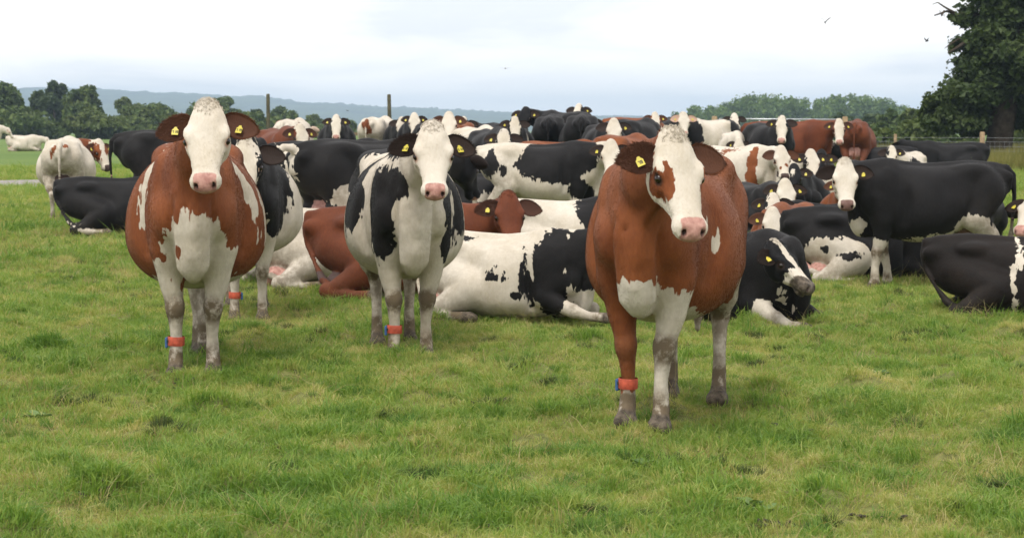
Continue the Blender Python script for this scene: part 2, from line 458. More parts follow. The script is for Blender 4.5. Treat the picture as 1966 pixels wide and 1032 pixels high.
def cow_shape(pose='stand', neck=(0, 35), face=(0, 60), roll=0.0, belly=1.0, legs=None, tail='down', side=1,
              h=0.02, hs=1.0, hl=1.0, foreleg=False, deep=0.0, udder=True, nl=1.0, droop=0.12, tailswing=0.0):
    """one continuous body in the cow's own frame: x forward, y to its left, z up, feet on z = 0"""
    lie = pose == 'lie'
    if lie: tail = 'wrap'
    zo = -0.60 if lie else 0.0
    P = []
    # trunk
    xs = [-0.86, -0.78, -0.62, -0.42, -0.20, 0.05, 0.28, 0.48, 0.64, 0.78, 0.89]
    top = [1.26, 1.355, 1.395, 1.405, 1.385, 1.375, 1.385, 1.41, 1.415, 1.33, 1.16]
    bot = [1.06, 0.93, 0.86, 0.745, 0.61, 0.54, 0.545, 0.59, 0.665, 0.75, 0.86]
    ry = [0.10, 0.165, 0.235, 0.290, 0.385, 0.450, 0.415, 0.290, 0.205, 0.165, 0.12]
    wid = [0.50, 0.48, 0.50, 0.50, 0.44, 0.40, 0.40, 0.42, 0.45, 0.48, 0.5]
    xs = np.array(xs); top = np.array(top) + zo; bot = np.array(bot) + zo; ry = np.array(ry); wid = np.array(wid)
    bb = np.exp(-((xs - 0.08) / 0.42) ** 2)
    ry = ry * (1 + (belly - 1) * bb); bot = bot - deep * bb
    if lie:
        ry = ry * (1 + 0.14 * bb); bot = np.maximum(bot, 0.005); wid = wid * 0.86
    zc = bot + wid * (top - bot)
    tilt = np.eye(4)
    if lie:
        a = -side * R(9); tilt[1, 1] = tilt[2, 2] = math.cos(a); tilt[1, 2] = -math.sin(a); tilt[2, 1] = math.sin(a)
        tilt[2, 3] = 0.03
    P.append(Loft(xs, zc, top - zc, zc - bot, ry, M=tilt, p=2.15, grp='torso', k=0.0, pb=None if lie else [2.1, 2.1, 2.0, 2.0, 2.1, 2.15, 2.1, 1.85, 1.55, 1.45, 1.6]))
    def tt(v): return (tilt @ np.append(np.array(v, float) + (0, 0, zo), 1))[:3]
    # bony points and muscle of the trunk
    for s in (-1, 1):
        P.append(Ell(tt((-0.42, s * 0.205, 1.315)), (0.13, 0.06, 0.05), 'torso', 0.16 if not lie else 0.09))       # hook bones
        P.append(Ell(tt((-0.83, s * 0.105, 1.255)), (0.07, 0.05, 0.06), 'torso', 0.08))         # pin bones
        P.append(Ell(tt((0.58, s * 0.185, 1.08)), (0.14, 0.070, 0.26), 'torso', 0.06))          # shoulder blade
        P.append(Ell(tt((0.74, s * 0.145, 0.98)), (0.11, 0.080, 0.13), 'torso', 0.05))            # point of shoulder
        P.append(Ell(tt((-0.22, s * 0.46, 1.19)), (0.16, 0.10, 0.12), 'torso', 0.16, cut=True))  # hollow before the hip
    for s in (-1, 1):                                                                           # crease behind the shoulder, folds of the brisket
        P.append(Tube([tt((0.425, s * 0.345, 1.22)), tt((0.415, s * 0.365, 0.98)), tt((0.425, s * 0.32, 0.76))], [0.045, 0.06, 0.045], 'torso', 0.06)); P[-1].cut = True
        P.append(Tube([tt((0.88, s * 0.085, 1.12)), tt((0.89, s * 0.070, 0.90)), tt((0.83, s * 0.055, 0.70))], [0.018, 0.026, 0.022], 'torso', 0.04))
    for s in (-1, 1):                                                                           # wrinkles down the breast
        P.append(Tube([tt((0.945, s * 0.034, 1.04)), tt((0.925, s * 0.036, 0.84)), tt((0.865, s * 0.032, 0.68))], [0.012, 0.018, 0.014], 'torso', 0.03)); P[-1].cut = True
        P.append(Tube([tt((0.97, s * 0.115, 1.26)), tt((0.895, s * 0.120, 1.04)), tt((0.855, s * 0.108, 0.88)), tt((0.80, s * 0.085, 0.74))], [0.012, 0.022, 0.022, 0.014], 'torso', 0.03)); P[-1].cut = True
    P.append(Tube([tt((-0.86, 0, 1.345)), tt((-0.45, 0, 1.385)), tt((0.1, 0, 1.36)), tt((0.55, 0, 1.405))], [0.04, 0.04, 0.035, 0.045], 'torso', 0.07))
    P.append(Ell(tt((0.77, 0, 0.79)), (0.13, 0.050, 0.180), 'torso', 0.13))                       # brisket
    P.append(Tube([tt((0.93, 0, 1.00)), tt((0.90, 0, 0.76)), tt((0.82, 0, 0.64)), tt((0.58, 0, 0.62))], [0.018, 0.022, 0.022, 0.03], 'torso', 0.06))
    # neck
    ny, npit = R(neck[0]), R(neck[1])
    B = tt((0.66, 0, 1.17))
    d1 = np.array([math.cos(npit * .7) * math.cos(ny * .35), math.cos(npit * .7) * math.sin(ny * .35), math.sin(npit * .7)])
    d2 = np.array([math.cos(npit) * math.cos(ny), math.cos(npit) * math.sin(ny), math.sin(npit)])
    mid = B + d1 * 0.30 * nl
    poll = mid + d2 * 0.34 * nl
    fy, fp = R(face[0]), R(face[1])
    H = head_frame(poll, fy, fp, R(roll), hs)
    HR = H[:3, :3] / hs
    H[:3, 0] *= hl
    back = poll - HR[:, 2] * 0.10 * hs + HR[:, 0] * 0.08 * hs
    side_n = np.cross(d2, np.array([0, 0, 1.0])); side_n /= np.linalg.norm(side_n)
    nk = Tube([tt((0.52, 0, 1.17)), B, mid, back], [0.235, 0.225, 0.165, 0.125], 'neck', 0.11, side=side_n, flat=0.70)
    P.append(nk)
    P.append(Tube([tt((0.50, 0, 1.33)), mid + np.array([0, 0, 0.11]), poll - HR[:, 2] * 0.05], [0.07, 0.055, 0.06], 'neck', 0.09))   # crest
    thr = H[:3, :3] @ np.array([0.20, 0, -0.17]) + poll
    P.append(Tube([tt((0.90, 0, 0.93)), (tt((0.93, 0, 1.05)) * .5 + (mid - np.array([0, 0, .17])) * .5), mid * .45 + thr * .55 - np.array([0, 0, .05]), thr], [0.05, 0.033, 0.03, 0.05], 'neck', 0.07, side=side_n, flat=0.55))   # dewlap
    # head
    u = [-0.035, 0.03, 0.10, 0.19, 0.27, 0.345, 0.41, 0.47, 0.505]
    dor = [0.022, 0.040, 0.040, 0.030, 0.022, 0.018, 0.017, 0.010, -0.008]
    ven = [-0.07, -0.13, -0.175, -0.195, -0.175, -0.135, -0.108, -0.10, -0.085]
    hw = [0.052, 0.092, 0.124, 0.136, 0.110, 0.084, 0.074, 0.076, 0.058]
    u, dor, ven, hw = map(np.array, (u, dor, ven, hw))
    zc = ven + 0.64 * (dor - ven)
    P.append(Loft(u, zc, dor - zc, zc - ven, hw, M=H, p=2.35, grp='head', k=0.06))
    def E(c, r, k=0.025, cut=False, rot=None): P.append(Ell(c, r, 'head', k, M=H, cut=cut, rot=rot))
    E((-0.034, 0, 0.0), (0.048, 0.046, 0.040), 0.05)                         # poll
    for s in (-1, 1):
        E((0.158, s * 0.110, 0.004), (0.050, 0.028, 0.022), 0.03)         # brow
        E((0.175, s * 0.075, -0.12), (0.085, 0.040, 0.075), 0.04)          # cheek
        E((0.285, s * 0.077, -0.040), (0.085, 0.014, 0.016), 0.03)         # cheek bone
        E((0.33, s * 0.100, -0.075), (0.075, 0.022, 0.032), 0.03, cut=True)   # hollow below it
        E((0.09, s * 0.106, 0.040), (0.045, 0.022, 0.016), 0.03, cut=True)    # temple
        E((0.198, s * 0.146, -0.024), (0.036, 0.026, 0.026), 0.015, cut=True)   # eye socket
        E((0.472, s * 0.050, -0.022), (0.040, 0.030, 0.034), 0.03)         # nose wing
    E((0.455, 0, -0.044), (0.060, 0.088, 0.050), 0.035)                     # muzzle pad
    E((0.435, 0, -0.112), (0.062, 0.056, 0.030), 0.018)                    # chin
    E((0.490, 0, -0.088), (0.075, 0.10, 0.0075), 0.012, cut=True)          # mouth line
    for s in (-1, 1):
        E((0.505, s * 0.051, -0.008), (0.024, 0.014, 0.018), 0.010, cut=True)   # nostril
    # legs
    lg = {}
    legs = legs or {}
    if not lie:
        for key, s in (('fl', 1), ('fr', -1)):
            dx, dy = legs.get(key, (0, 0)); y = 0.115
            pts = [(0.66, s * 0.145, 1.00), (0.585 + dx * .15, s * 0.158, 0.80), (0.555 + dx * .35, s * (y + .025) + dy * .3, 0.62), (0.555 + dx * .6, s * y + dy * .6, 0.435), (0.535 + dx * .95, s * (y - .005) + dy * .95, 0.26), (0.53 + dx, s * y + dy, 0.13), (0.565 + dx, s * y + dy, 0.045)]
            lg[key] = (pts, [0.135, 0.128, 0.094, 0.062, 0.043, 0.052, 0.058])
        for key, s in (('hl', 1), ('hr', -1)):
            dx, dy = legs.get(key, (0, 0)); y = 0.145
            pts = [(-0.56, s * 0.16, 1.10), (-0.42 + dx * .2, s * 0.225, 0.82), (-0.62 + dx * .5, s * .20 + dy * .5, 0.62), (-0.735 + dx * .8, s * y + dy * .8, 0.49), (-0.715 + dx, s * y + dy, 0.28), (-0.70 + dx, s * y + dy, 0.13), (-0.655 + dx, s * y + dy, 0.045)]
            lg[key] = (pts, [0.225, 0.165, 0.088, 0.056, 0.043, 0.050, 0.056])
    else:
        o_ = side
        for key, s in (('fl', 1), ('fr', -1)):
            if foreleg and s == o_:
                pts = [(0.58, s * 0.20, 0.38), (0.50, s * 0.27, 0.24), (0.64, s * 0.285, 0.17), (0.80, s * 0.30, 0.11), (0.98, s * 0.31, 0.06), (1.08, s * 0.31, 0.055), (1.15, s * 0.31, 0.05)]
            else:
                pts = [(0.58, s * 0.20, 0.38), (0.44, s * 0.27, 0.21), (0.66, s * 0.245, 0.14), (0.86, s * 0.21, 0.085), (0.74, s * 0.15, 0.05), (0.62, s * 0.13, 0.05), (0.54, s * 0.13, 0.05)]
            lg[key] = (pts, [0.14, 0.118, 0.088, 0.064, 0.045, 0.050, 0.054])
        for key, s in (('hl', 1), ('hr', -1)):
            if s == o_:
                pts = [(-0.56, s * 0.18, 0.46), (-0.16, s * 0.43, 0.30), (-0.46, s * 0.50, 0.13), (-0.60, s * 0.52, 0.075), (-0.36, s * 0.58, 0.05), (-0.20, s * 0.61, 0.05), (-0.12, s * 0.62, 0.05)]
            else:
                pts = [(-0.56, s * 0.18, 0.46), (-0.18, s * 0.36, 0.26), (-0.42, s * 0.38, 0.13), (-0.60, s * 0.36, 0.075), (-0.42, s * 0.34, 0.05), (-0.26, s * 0.32, 0.05), (-0.18, s * 0.32, 0.05)]
            lg[key] = (pts, [0.225, 0.185, 0.10, 0.060, 0.044, 0.050, 0.055])
    legprims = {}
    for key, (pts, rad) in lg.items():
        T = Tube(pts, rad, key, 0.05 if not lie else 0.045, side=(0, 1, 0), flat=0.80 if not lie else 0.9)
        legprims[key] = T; P.append(T)
        p = np.array(pts)
        kn = p[3]
        P.append(Ell(kn + ((0.015, 0, 0) if key[0] == 'f' else (-0.02, 0, 0.01)), (0.055, 0.056, 0.070), key, 0.025))
        ft, hf = p[-2], p[-1]
        fd = hf - ft; fd[2] = 0; fd = fd / (np.linalg.norm(fd) + 1e-9); lat = np.array([-fd[1], fd[0], 0])
        if h < 0.03:
            for s in (-1, 1):          # the two claws
                c = hf + lat * 0.029 * s + fd * 0.012
                Mr = np.eye(4); Mr[:3, 0] = fd; Mr[:3, 1] = lat; Mr[:3, 2] = (0, 0, 1); Mr[:3, 3] = 0
                q = Ell(c * (1, 1, 0) + (0, 0, c[2] - 0.008), (0.065, 0.033, 0.047), key, 0.012, rot=Mr[:3, :3]); P.append(q)
                P.append(Ell(ft - fd * 0.04 + lat * 0.022 * s + (0, 0, -0.02 if not lie else 0), (0.018, 0.014, 0.022), key, 0.02))
    # udder
    if udder and not lie:
        P.append(Ell((-0.46, 0, 0.70), (0.20, 0.15, 0.17), 'udder', 0.06))
        for sx in (-0.54, -0.38):
            for s in (-1, 1):
                P.append(Tube([(sx, s * 0.07, 0.60), (sx + .01, s * 0.078, 0.50)], [0.022, 0.013], 'udder', 0.03))
    elif udder:
        P.append(Ell((-0.52, side * 0.30, 0.13), (0.15, 0.13, 0.12), 'udder', 0.04))
    # tail
    b0 = tt((-0.86, 0, 1.33))
    if tail == 'down':
        sw = tailswing
        tp = [b0, b0 + (-0.075, sw * .1, -0.06), b0 + (-0.10, sw * .3, -0.30), b0 + (-0.075, sw * .7, -0.62), b0 + (-0.06, sw * .9, -0.80), b0 + (-0.06, sw, -0.95)]
    elif tail == 'lift':
        tp = [b0, b0 + (-0.12, 0.02, 0.02), b0 + (-0.26, 0.05, -0.16), b0 + (-0.38, 0.10, -0.42), b0 + (-0.45, 0.13, -0.60), b0 + (-0.47, 0.15, -0.74)]
    else:
        tp = [b0, b0 + (-0.03, side * 0.01, -0.10), b0 + (-0.01, side * 0.05, -0.26), b0 + (0.08, side * 0.14, -0.42), b0 + (0.20, side * 0.30, -0.58), b0 + (0.36, side * 0.44, -0.67)]
    P.append(Tube(tp, [0.045, 0.037, 0.025, 0.020, 0.040, 0.016], 'tail', 0.03))
    V, Q = surface_nets(P, h)
    V[:, 2] = np.maximum(V[:, 2], 0.0)
    # ears: cupped leaf shapes set into the skull, part of the same mesh
    earinfo = []
    groups = []
    ev, eq = [], []
    base = len(V)
    for s in (-1, 1):
        nu_, nv_ = 12, 9
        A0 = np.array([0.050, s * 0.092, -0.030]); L_ = 0.225
        ax = np.array([0.10 + droop, s * 1.0, -0.16]); ax = ax / np.linalg.norm(ax)
        up = np.array([-1.0, 0, 0.12]); up -= ax * (up @ ax); up /= np.linalg.norm(up)
        fr = np.cross(ax, up); fr *= np.sign(fr[2])          # towards the forehead side
        ring = []
        for i in range(nu_):
            t = i / (nu_ - 1)
            wd = 0.036 + 0.052 * math.sin(min(1, t * 1.12) * math.pi) ** 0.8 if t < 0.86 else 0.0
            wd = 0.034 * (1 - t) + 0.066 * math.sin(math.pi * min(1.0, t ** 1.05 * 0.985)) ** 0.62
            wd = max(wd, 0.004)
            cup = 0.032 * (1 - t) ** 0.4
            th = 0.011 * (1 - 0.5 * t)
            c = A0 + ax * L_ * t - up * 0.01 * math.sin(t * 3.1) + fr * 0.0
            row = []
            for j in range(nv_):
                v = -1 + 2 * j / (nv_ - 1)
                p = c + up * wd * v + fr * cup * (v * v - 0.5)
                row.append((p, th * (1 - v * v) ** 0.5))
            ring.append(row)
        W = []
        for sgn in (1, -1):
            for row in ring:
                for p, th in row: W.append(p + fr * th * sgn)
        W = np.array(W); n1 = nu_ * nv_
        F = []
        for i in range(nu_ - 1):
            for j in range(nv_ - 1):
                a = i * nv_ + j
                F.append([a, a + 1, a + nv_ + 1, a + nv_]); F.append([n1 + a, n1 + a + nv_, n1 + a + nv_ + 1, n1 + a + 1])
        for i in range(nu_ - 1):
            for j in (0, nv_ - 1):
                a = i * nv_ + j; F.append([a, a + nv_, n1 + a + nv_, n1 + a])
        for j in range(nv_ - 1):
            a = (nu_ - 1) * nv_ + j; F.append([a, a + 1, n1 + a + 1, n1 + a])
        Wl = W @ H[:3, :3].T + H[:3, 3]
        ev.append(Wl); eq.append(np.array(F) + base + sum(len(x) for x in ev[:-1]))
        earinfo.append((A0, ax, up, fr, L_, s))
    nb = len(V)
    V = np.concatenate([V] + ev); Q = np.concatenate([Q] + eq)
    # which piece each vertex belongs to
    gd = {}
    for p in P:
        if getattr(p, 'cut', False): continue
        dd = p.d(V)
        gd[p.grp] = np.minimum(gd.get(p.grp, 9.0), dd)
    hc = (V - H[:3, 3]) @ np.linalg.inv(H[:3, :3]).T
    lt = {k: T.d(V, True)[1] for k, T in legprims.items()}
    info = dict(V=V, Q=Q, gd=gd, hc=hc, lt=lt, H=H, nb=nb, ears=earinfo, tilt=tilt, zo=zo, lie=lie, P=P, legp=lg, hs=hs)
    return info

def warp3(V, seed, amp):
    r = np.random.RandomState(seed)
    o = np.zeros_like(V)
    for i in range(4):
        k = r.normal(size=(3, 3)) * (3.5 + 4.5 * i / 3)
        o += np.sin(V @ k + r.uniform(0, 6.28, 3)) * (amp / (1 + i * .5))
    return o

def coat_field(I, base, ops, seed, amp=0.03, blotch=None):
    """signed distance to coloured hair; ops run in order: (c|w, frame, centre, radii)"""
    V = I['V']; n = len(V)
    inv = np.linalg.inv(I['tilt'])
    body = V @ inv[:3, :3].T + inv[:3, 3] - np.array([0, 0, I['zo']])
    f = np.full(n, 0.2 if base == 'c' else -0.2)
    bw = body + warp3(body, seed, amp)
    hw = I['hc'] + warp3(I['hc'] * 1.6, seed + 1, amp * 0.18)
    gd = I['gd']
    legd = np.min([gd[k] for k in ('fl', 'fr', 'hl', 'hr')], 0)
    trunk = np.minimum(gd['torso'], gd.get('neck', 9.))
    is_leg = legd < trunk - 0.004
    hd = gd['head']
    is_head = (hd < np.minimum(gd['neck'], gd['torso']) - 0.006) | ((hd < 0.03) & (I['hc'][:, 0] > 0.0) & (I['hc'][:, 2] > -0.06)); is_head[I['nb']:] = True
    is_ear = np.zeros(n, bool); is_ear[I['nb']:] = True
    if blotch is not None:
        bs, thr, sc = blotch
        r = np.random.RandomState(bs); v = 0
        for i in range(7):
            k = r.normal(size=3) * sc; v = v + np.sin(bw @ k + r.uniform(0, 6.28))
        g = (v / 2.6 - thr) * (0.35 / sc)
        f = np.where(is_head | is_ear, f, g)
    for op in ops:
        kind, frame = op[0], op[1]
        if frame == 'b':
            q = (bw - np.array(op[2])) / np.array(op[3]); sd = (1 - np.linalg.norm(q, axis=1)) * min(op[3])
            sd = np.where(is_head & (len(op) < 5), -9, sd)
        elif frame == 'h':
            q = (hw - np.array(op[2])) / np.array(op[3]); sd = (1 - np.linalg.norm(q, axis=1)) * min(op[3])
            sd = np.where(is_ear | ~is_head & (hd > 0.05), -9, sd)
        elif frame == 'head':
            sd = np.where(is_head & ~is_ear, 0.2, -9.)
        elif frame == 'ear':
            sd = np.where(is_ear, 0.2, -9.)
        elif frame == 'tailend':
            sd = np.where(gd['tail'] < np.minimum(trunk, legd) - .003, 0.2, -9.)
        else:                                 # leg below fraction
            sd = np.full(n, -9.)
            for k in ('fl', 'fr', 'hl', 'hr'):
                if frame not in ('legs', k, 'front' if k[0] == 'f' else 'hind'): continue
                on = (gd[k] <= legd + 1e-6) & is_leg
                sd = np.where(on, np.maximum(sd, (I['lt'][k] + 0.05 * warp3(V, seed + 5, 1.0)[:, 0] - op[2]) * 0.6), sd)
        f = np.maximum(f, sd) if kind == 'c' else np.minimum(f, -sd)
    return np.clip(f, -0.2, 0.2)

def cow_mesh(I, coatmat, f, dirt=1.0, dark_nose=0.0, seed=0, tuft=0.6):
    V = I['V']; n = len(V); gd, hc = I['gd'], I['hc']
    me = mesh_np('body', V, I['Q'])
    legd = np.min([gd[k] for k in ('fl', 'fr', 'hl', 'hr')], 0)
    is_ear = np.zeros(n, bool); is_ear[I['nb']:] = True
    onhead = (gd['head'] < 0.03) & ~is_ear
    u, w, nn = hc[:, 0], hc[:, 1], hc[:, 2]
    skin = np.where(onhead, sstep(0.430, 0.458, u + 0.30 * (nn + 0.03)) * (1 - sstep(0.056, 0.080, np.abs(w) + 0.25 * np.maximum(0, -nn - 0.05))) * sstep(-0.105, -0.075, nn), 0)
    skin = np.maximum(skin, np.where(gd['udder'] < np.minimum(legd, gd['torso']) - .002, 1.0, 0)) if 'udder' in gd else skin
    hoof = np.zeros(n); dm = np.zeros(n)
    for k in ('fl', 'fr', 'hl', 'hr'):
        on = (gd[k] <= legd + 1e-6) & (gd[k] < gd['torso'])
        t = I['lt'][k]; nt_ = len(I['legp'][k][0])
        hoof = np.maximum(hoof, np.where(on, sstep(0.945, 0.965, t), 0))
        kn = 0.60 if k[0] == 'f' else 0.57
        stain = np.exp(-((t - kn) / 0.075) ** 2) * (1.0 if not I['lie'] else .5) + sstep(0.78, 0.92, t) * 0.95 + 0.25 * sstep(.5, .7, t)
        dm = np.maximum(dm, np.where(on, stain, 0))
    if I['lie']: dm = np.maximum(dm, np.where(gd['head'] < gd['torso'], 0, 0.55 * (1 - sstep(0.02, 0.22, V[:, 2]))))
    rim = np.zeros(n); pit = np.zeros(n)
    for s in (-1, 1):
        q = (hc - np.array([0.198, s * 0.126, -0.022])) / np.array([0.044, 0.045, 0.036])
        rim = np.maximum(rim, np.where(onhead, 1 - sstep(0.55, 1.15, np.linalg.norm(q, axis=1)), 0))
        q = (hc - np.array([0.504, s * 0.052, -0.010])) / np.array([0.030, 0.014, 0.017])
        pit = np.maximum(pit, np.where(onhead, 1 - sstep(0.8, 1.15, np.linalg.norm(q, axis=1)), 0))
    q = (hc - np.array([-0.015, 0, 0.02])) / np.array([0.075, 0.085, 0.09])
    tf = np.where(onhead, 1 - sstep(0.5, 1.2, np.linalg.norm(q, axis=1)), 0) * tuft
    dm = np.maximum(dm, np.where(is_ear | onhead, 0, 0.42 * (1 - sstep(-0.55, -0.1, V[:, 0])) * (1 - sstep(0.75, 1.25, V[:, 2] - I['zo'])) + 0.16))
    dm = np.maximum(dm * dirt, tf)
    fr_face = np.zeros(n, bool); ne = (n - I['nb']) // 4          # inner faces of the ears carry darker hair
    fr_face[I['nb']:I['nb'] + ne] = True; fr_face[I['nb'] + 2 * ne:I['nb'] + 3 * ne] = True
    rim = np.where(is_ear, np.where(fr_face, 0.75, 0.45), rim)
    # inner hollow of the ears stays dark
    for nm, a in (('coat', f), ('skin', skin), ('hoof', hoof), ('dirt', dm), ('rim', rim), ('pit', pit), ('nose', np.full(n, dark_nose))):
        fattr(me, nm, a)
    return me

def add_hair(I, f, me, mat, root, n, seed, length=0.0105):
    """short lying coat hair, longer on poll, ears and belly, as curves rooted on the skin"""
    rr = np.random.RandomState(seed + 500)
    V, Q = I['V'], I['Q']
    a, b, c, d = (V[Q[:, k]] for k in range(4))
    nr = np.cross(c - a, d - b); ar = np.linalg.norm(nr, axis=1) + 1e-12; nr = nr / ar[:, None]
    hc = I['hc']; uq = hc[Q[:, 0]]
    ear = Q[:, 0] >= I['nb']
    onhead = (I['gd']['head'][Q[:, 0]] < 0.03)
    poll = onhead & (np.linalg.norm((uq - np.array([-0.03, 0, 0.01])) / np.array([.11, .10, .10]), axis=1) < rr.rand(len(Q)) ** 0.7)
    bare = onhead & (uq[:, 0] > 0.44) & (np.abs(uq[:, 1]) < 0.065)
    w = ar * np.where(ear, 4.0, 1.0) * np.where(poll, 3.0, 1.0) * np.where(bare, 0.0, 1.0) * np.where(V[Q[:, 0], 2] < 0.07, 0, 1)
    pick = rr.choice(len(Q), n, p=w / w.sum())
    s, t = rr.rand(n, 1), rr.rand(n, 1)
    root_p = (a[pick] * (1 - s) + b[pick] * s) * (1 - t) + (d[pick] * (1 - s) + c[pick] * s) * t
    nn = nr[pick]
    U, W, NN = I['H'][:3, 0], I['H'][:3, 1], I['H'][:3, 2]
    hd = onhead[pick][:, None]; er = ear[pick]; pl = poll[pick]
    flow = np.where(hd, U / np.linalg.norm(U), np.array([-0.45, 0, -0.9]))
    flow = flow + rr.normal(size=(n, 3)) * 0.18 + 0.35 * np.sin(root_p @ rr.normal(size=(3, 3)) * 5)
    flow[er] = (W / np.linalg.norm(W)) * np.sign(uq[pick][er][:, 1])[:, None] + rr.normal(size=(er.sum(), 3)) * .5
    flow[pl] = -U / np.linalg.norm(U) * 0.7 + NN * 0.5 + rr.normal(size=(pl.sum(), 3)) * 0.55
    flow = flow - nn * (flow * nn).sum(1)[:, None] * 0.9
    flow = flow / (np.linalg.norm(flow, axis=1)[:, None] + 1e-9)
    L_ = length * rr.uniform(0.6, 1.4, n); L_[er] *= 1.5; L_[pl] *= 1.25
    lift = np.where(pl, 0.9, np.where(er, 0.40, 0.05))[:, None]
    p0 = root_p + nn * 0.0004; p1 = root_p + (flow * .5 + nn * lift * .45) * L_[:, None]; p2 = root_p + (flow + nn * lift * .55) * L_[:, None]
    cu = bpy.data.hair_curves.new('hair')
    cu.add_curves([3] * n)
    cu.attributes['position'].data.foreach_set('vector', np.stack([p0, p1, p2], 1).astype(np.float32).ravel())
    rad = cu.attributes.get('radius') or cu.attributes.new('radius', 'FLOAT', 'POINT')
    rad.data.foreach_set('value', np.tile(np.array([0.0009, 0.0008, 0.0002], np.float32), n))
    vi = Q[pick, 0]
    for nm in ('coat', 'dirt', 'rim', 'skin', 'hoof', 'pit', 'nose'):
        src = np.zeros(len(V), np.float32); me.attributes[nm].data.foreach_get('value', src)
        va = (src[Q[pick, 0]] * (1 - s[:, 0]) + src[Q[pick, 1]] * s[:, 0]) * (1 - t[:, 0]) + (src[Q[pick, 3]] * (1 - s[:, 0]) + src[Q[pick, 2]] * s[:, 0]) * t[:, 0]
        at_ = cu.attributes.new(nm, 'FLOAT', 'CURVE'); at_.data.foreach_set('value', va.astype(np.float32))
    cu.materials.append(mat)
    o = bpy.data.objects.new('hair', cu); COL.objects.link(o); o.parent = root
    return o

def uv_ball(r, nu=12, nv=8):
    V = []; F = []
    for i in range(nv + 1):
        for j in range(nu):
            a, b = math.pi * i / nv, 2 * math.pi * j / nu
            V.append((r * math.sin(a) * math.cos(b), r * math.sin(a) * math.sin(b), r * math.cos(a)))
    for i in range(nv):
        for j in range(nu):
            k = (j + 1) % nu
            F.append((i * nu + j, (i + 1) * nu + j, (i + 1) * nu + k, i * nu + k))
    return mesh_np('eye', V, F)

EYE_ME = uv_ball(0.0245); EYE_ME.materials.append(m_eye)

DIG = {'0': 'abcdef', '1': 'bc', '2': 'abged', '3': 'abgcd', '4': 'fgbc', '5': 'afgcd', '6': 'afgedc', '7': 'abc', '8': 'abcdefg', '9': 'abfgcd'}
def tag_meshes():
    """yellow two-lobed ear tag and its printed digits, in a frame of right, up, out"""
    mb = MB()
    w, hgt, th = 0.026, 0.036, 0.0018
    prof = [(-w, -hgt), (w, -hgt), (w, hgt * .25), (w * .55, hgt * .55), (w * .32, hgt * .95), (-w * .32, hgt * .95), (-w * .55, hgt * .55), (-w, hgt * .25)]
    V = [(x, y, -th) for x, y in prof] + [(x, y, th) for x, y in prof]
    F = [[0, 1, 2, 7], [2, 3, 6, 7], [3, 4, 5, 6]]
    F = [f[::-1] for f in F] + [[a + 8 for a in f] for f in F]
    for i in range(8):
        j = (i + 1) % 8; F.append([i, j, j + 8, i + 8])
    mb.add(V, F)
    tagme = mesh_np('ear_tag', np.concatenate(mb.V), np.concatenate(mb.F), smooth=False)
    tagme.materials.append(M_TAG)
    return tagme
TAG_ME = tag_meshes()
def digits_mesh(txt):
    mb = MB()
    cw = 0.017
    for i, ch in enumerate(txt):
        cx = (i - (len(txt) - 1) / 2) * cw; cy = -0.010; s = 0.005; t = 0.0022
        seg = {'a': (0, 2 * s, 2 * s, t), 'd': (0, -2 * s, 2 * s, t), 'g': (0, 0, 2 * s, t), 'f': (-s, s, t, 2 * s), 'b': (s, s, t, 2 * s), 'e': (-s, -s, t, 2 * s), 'c': (s, -s, t, 2 * s)}
        for k in DIG[ch]:
            x, y, w, hh = seg[k]
            mb.box((cx + x, cy + y, 0.0026), (w + t, hh + t, 0.0008))
    me = mesh_np('tag_number', np.concatenate(mb.V), np.concatenate(mb.F), smooth=False)
    me.materials.append(M_TAGINK)
    return me

def frame4(r, u, o, pos):
    M = Matrix.Identity(4)
    for i in range(3):
        M[i][0], M[i][1], M[i][2], M[i][3] = r[i], u[i], o[i], pos[i]
    return M

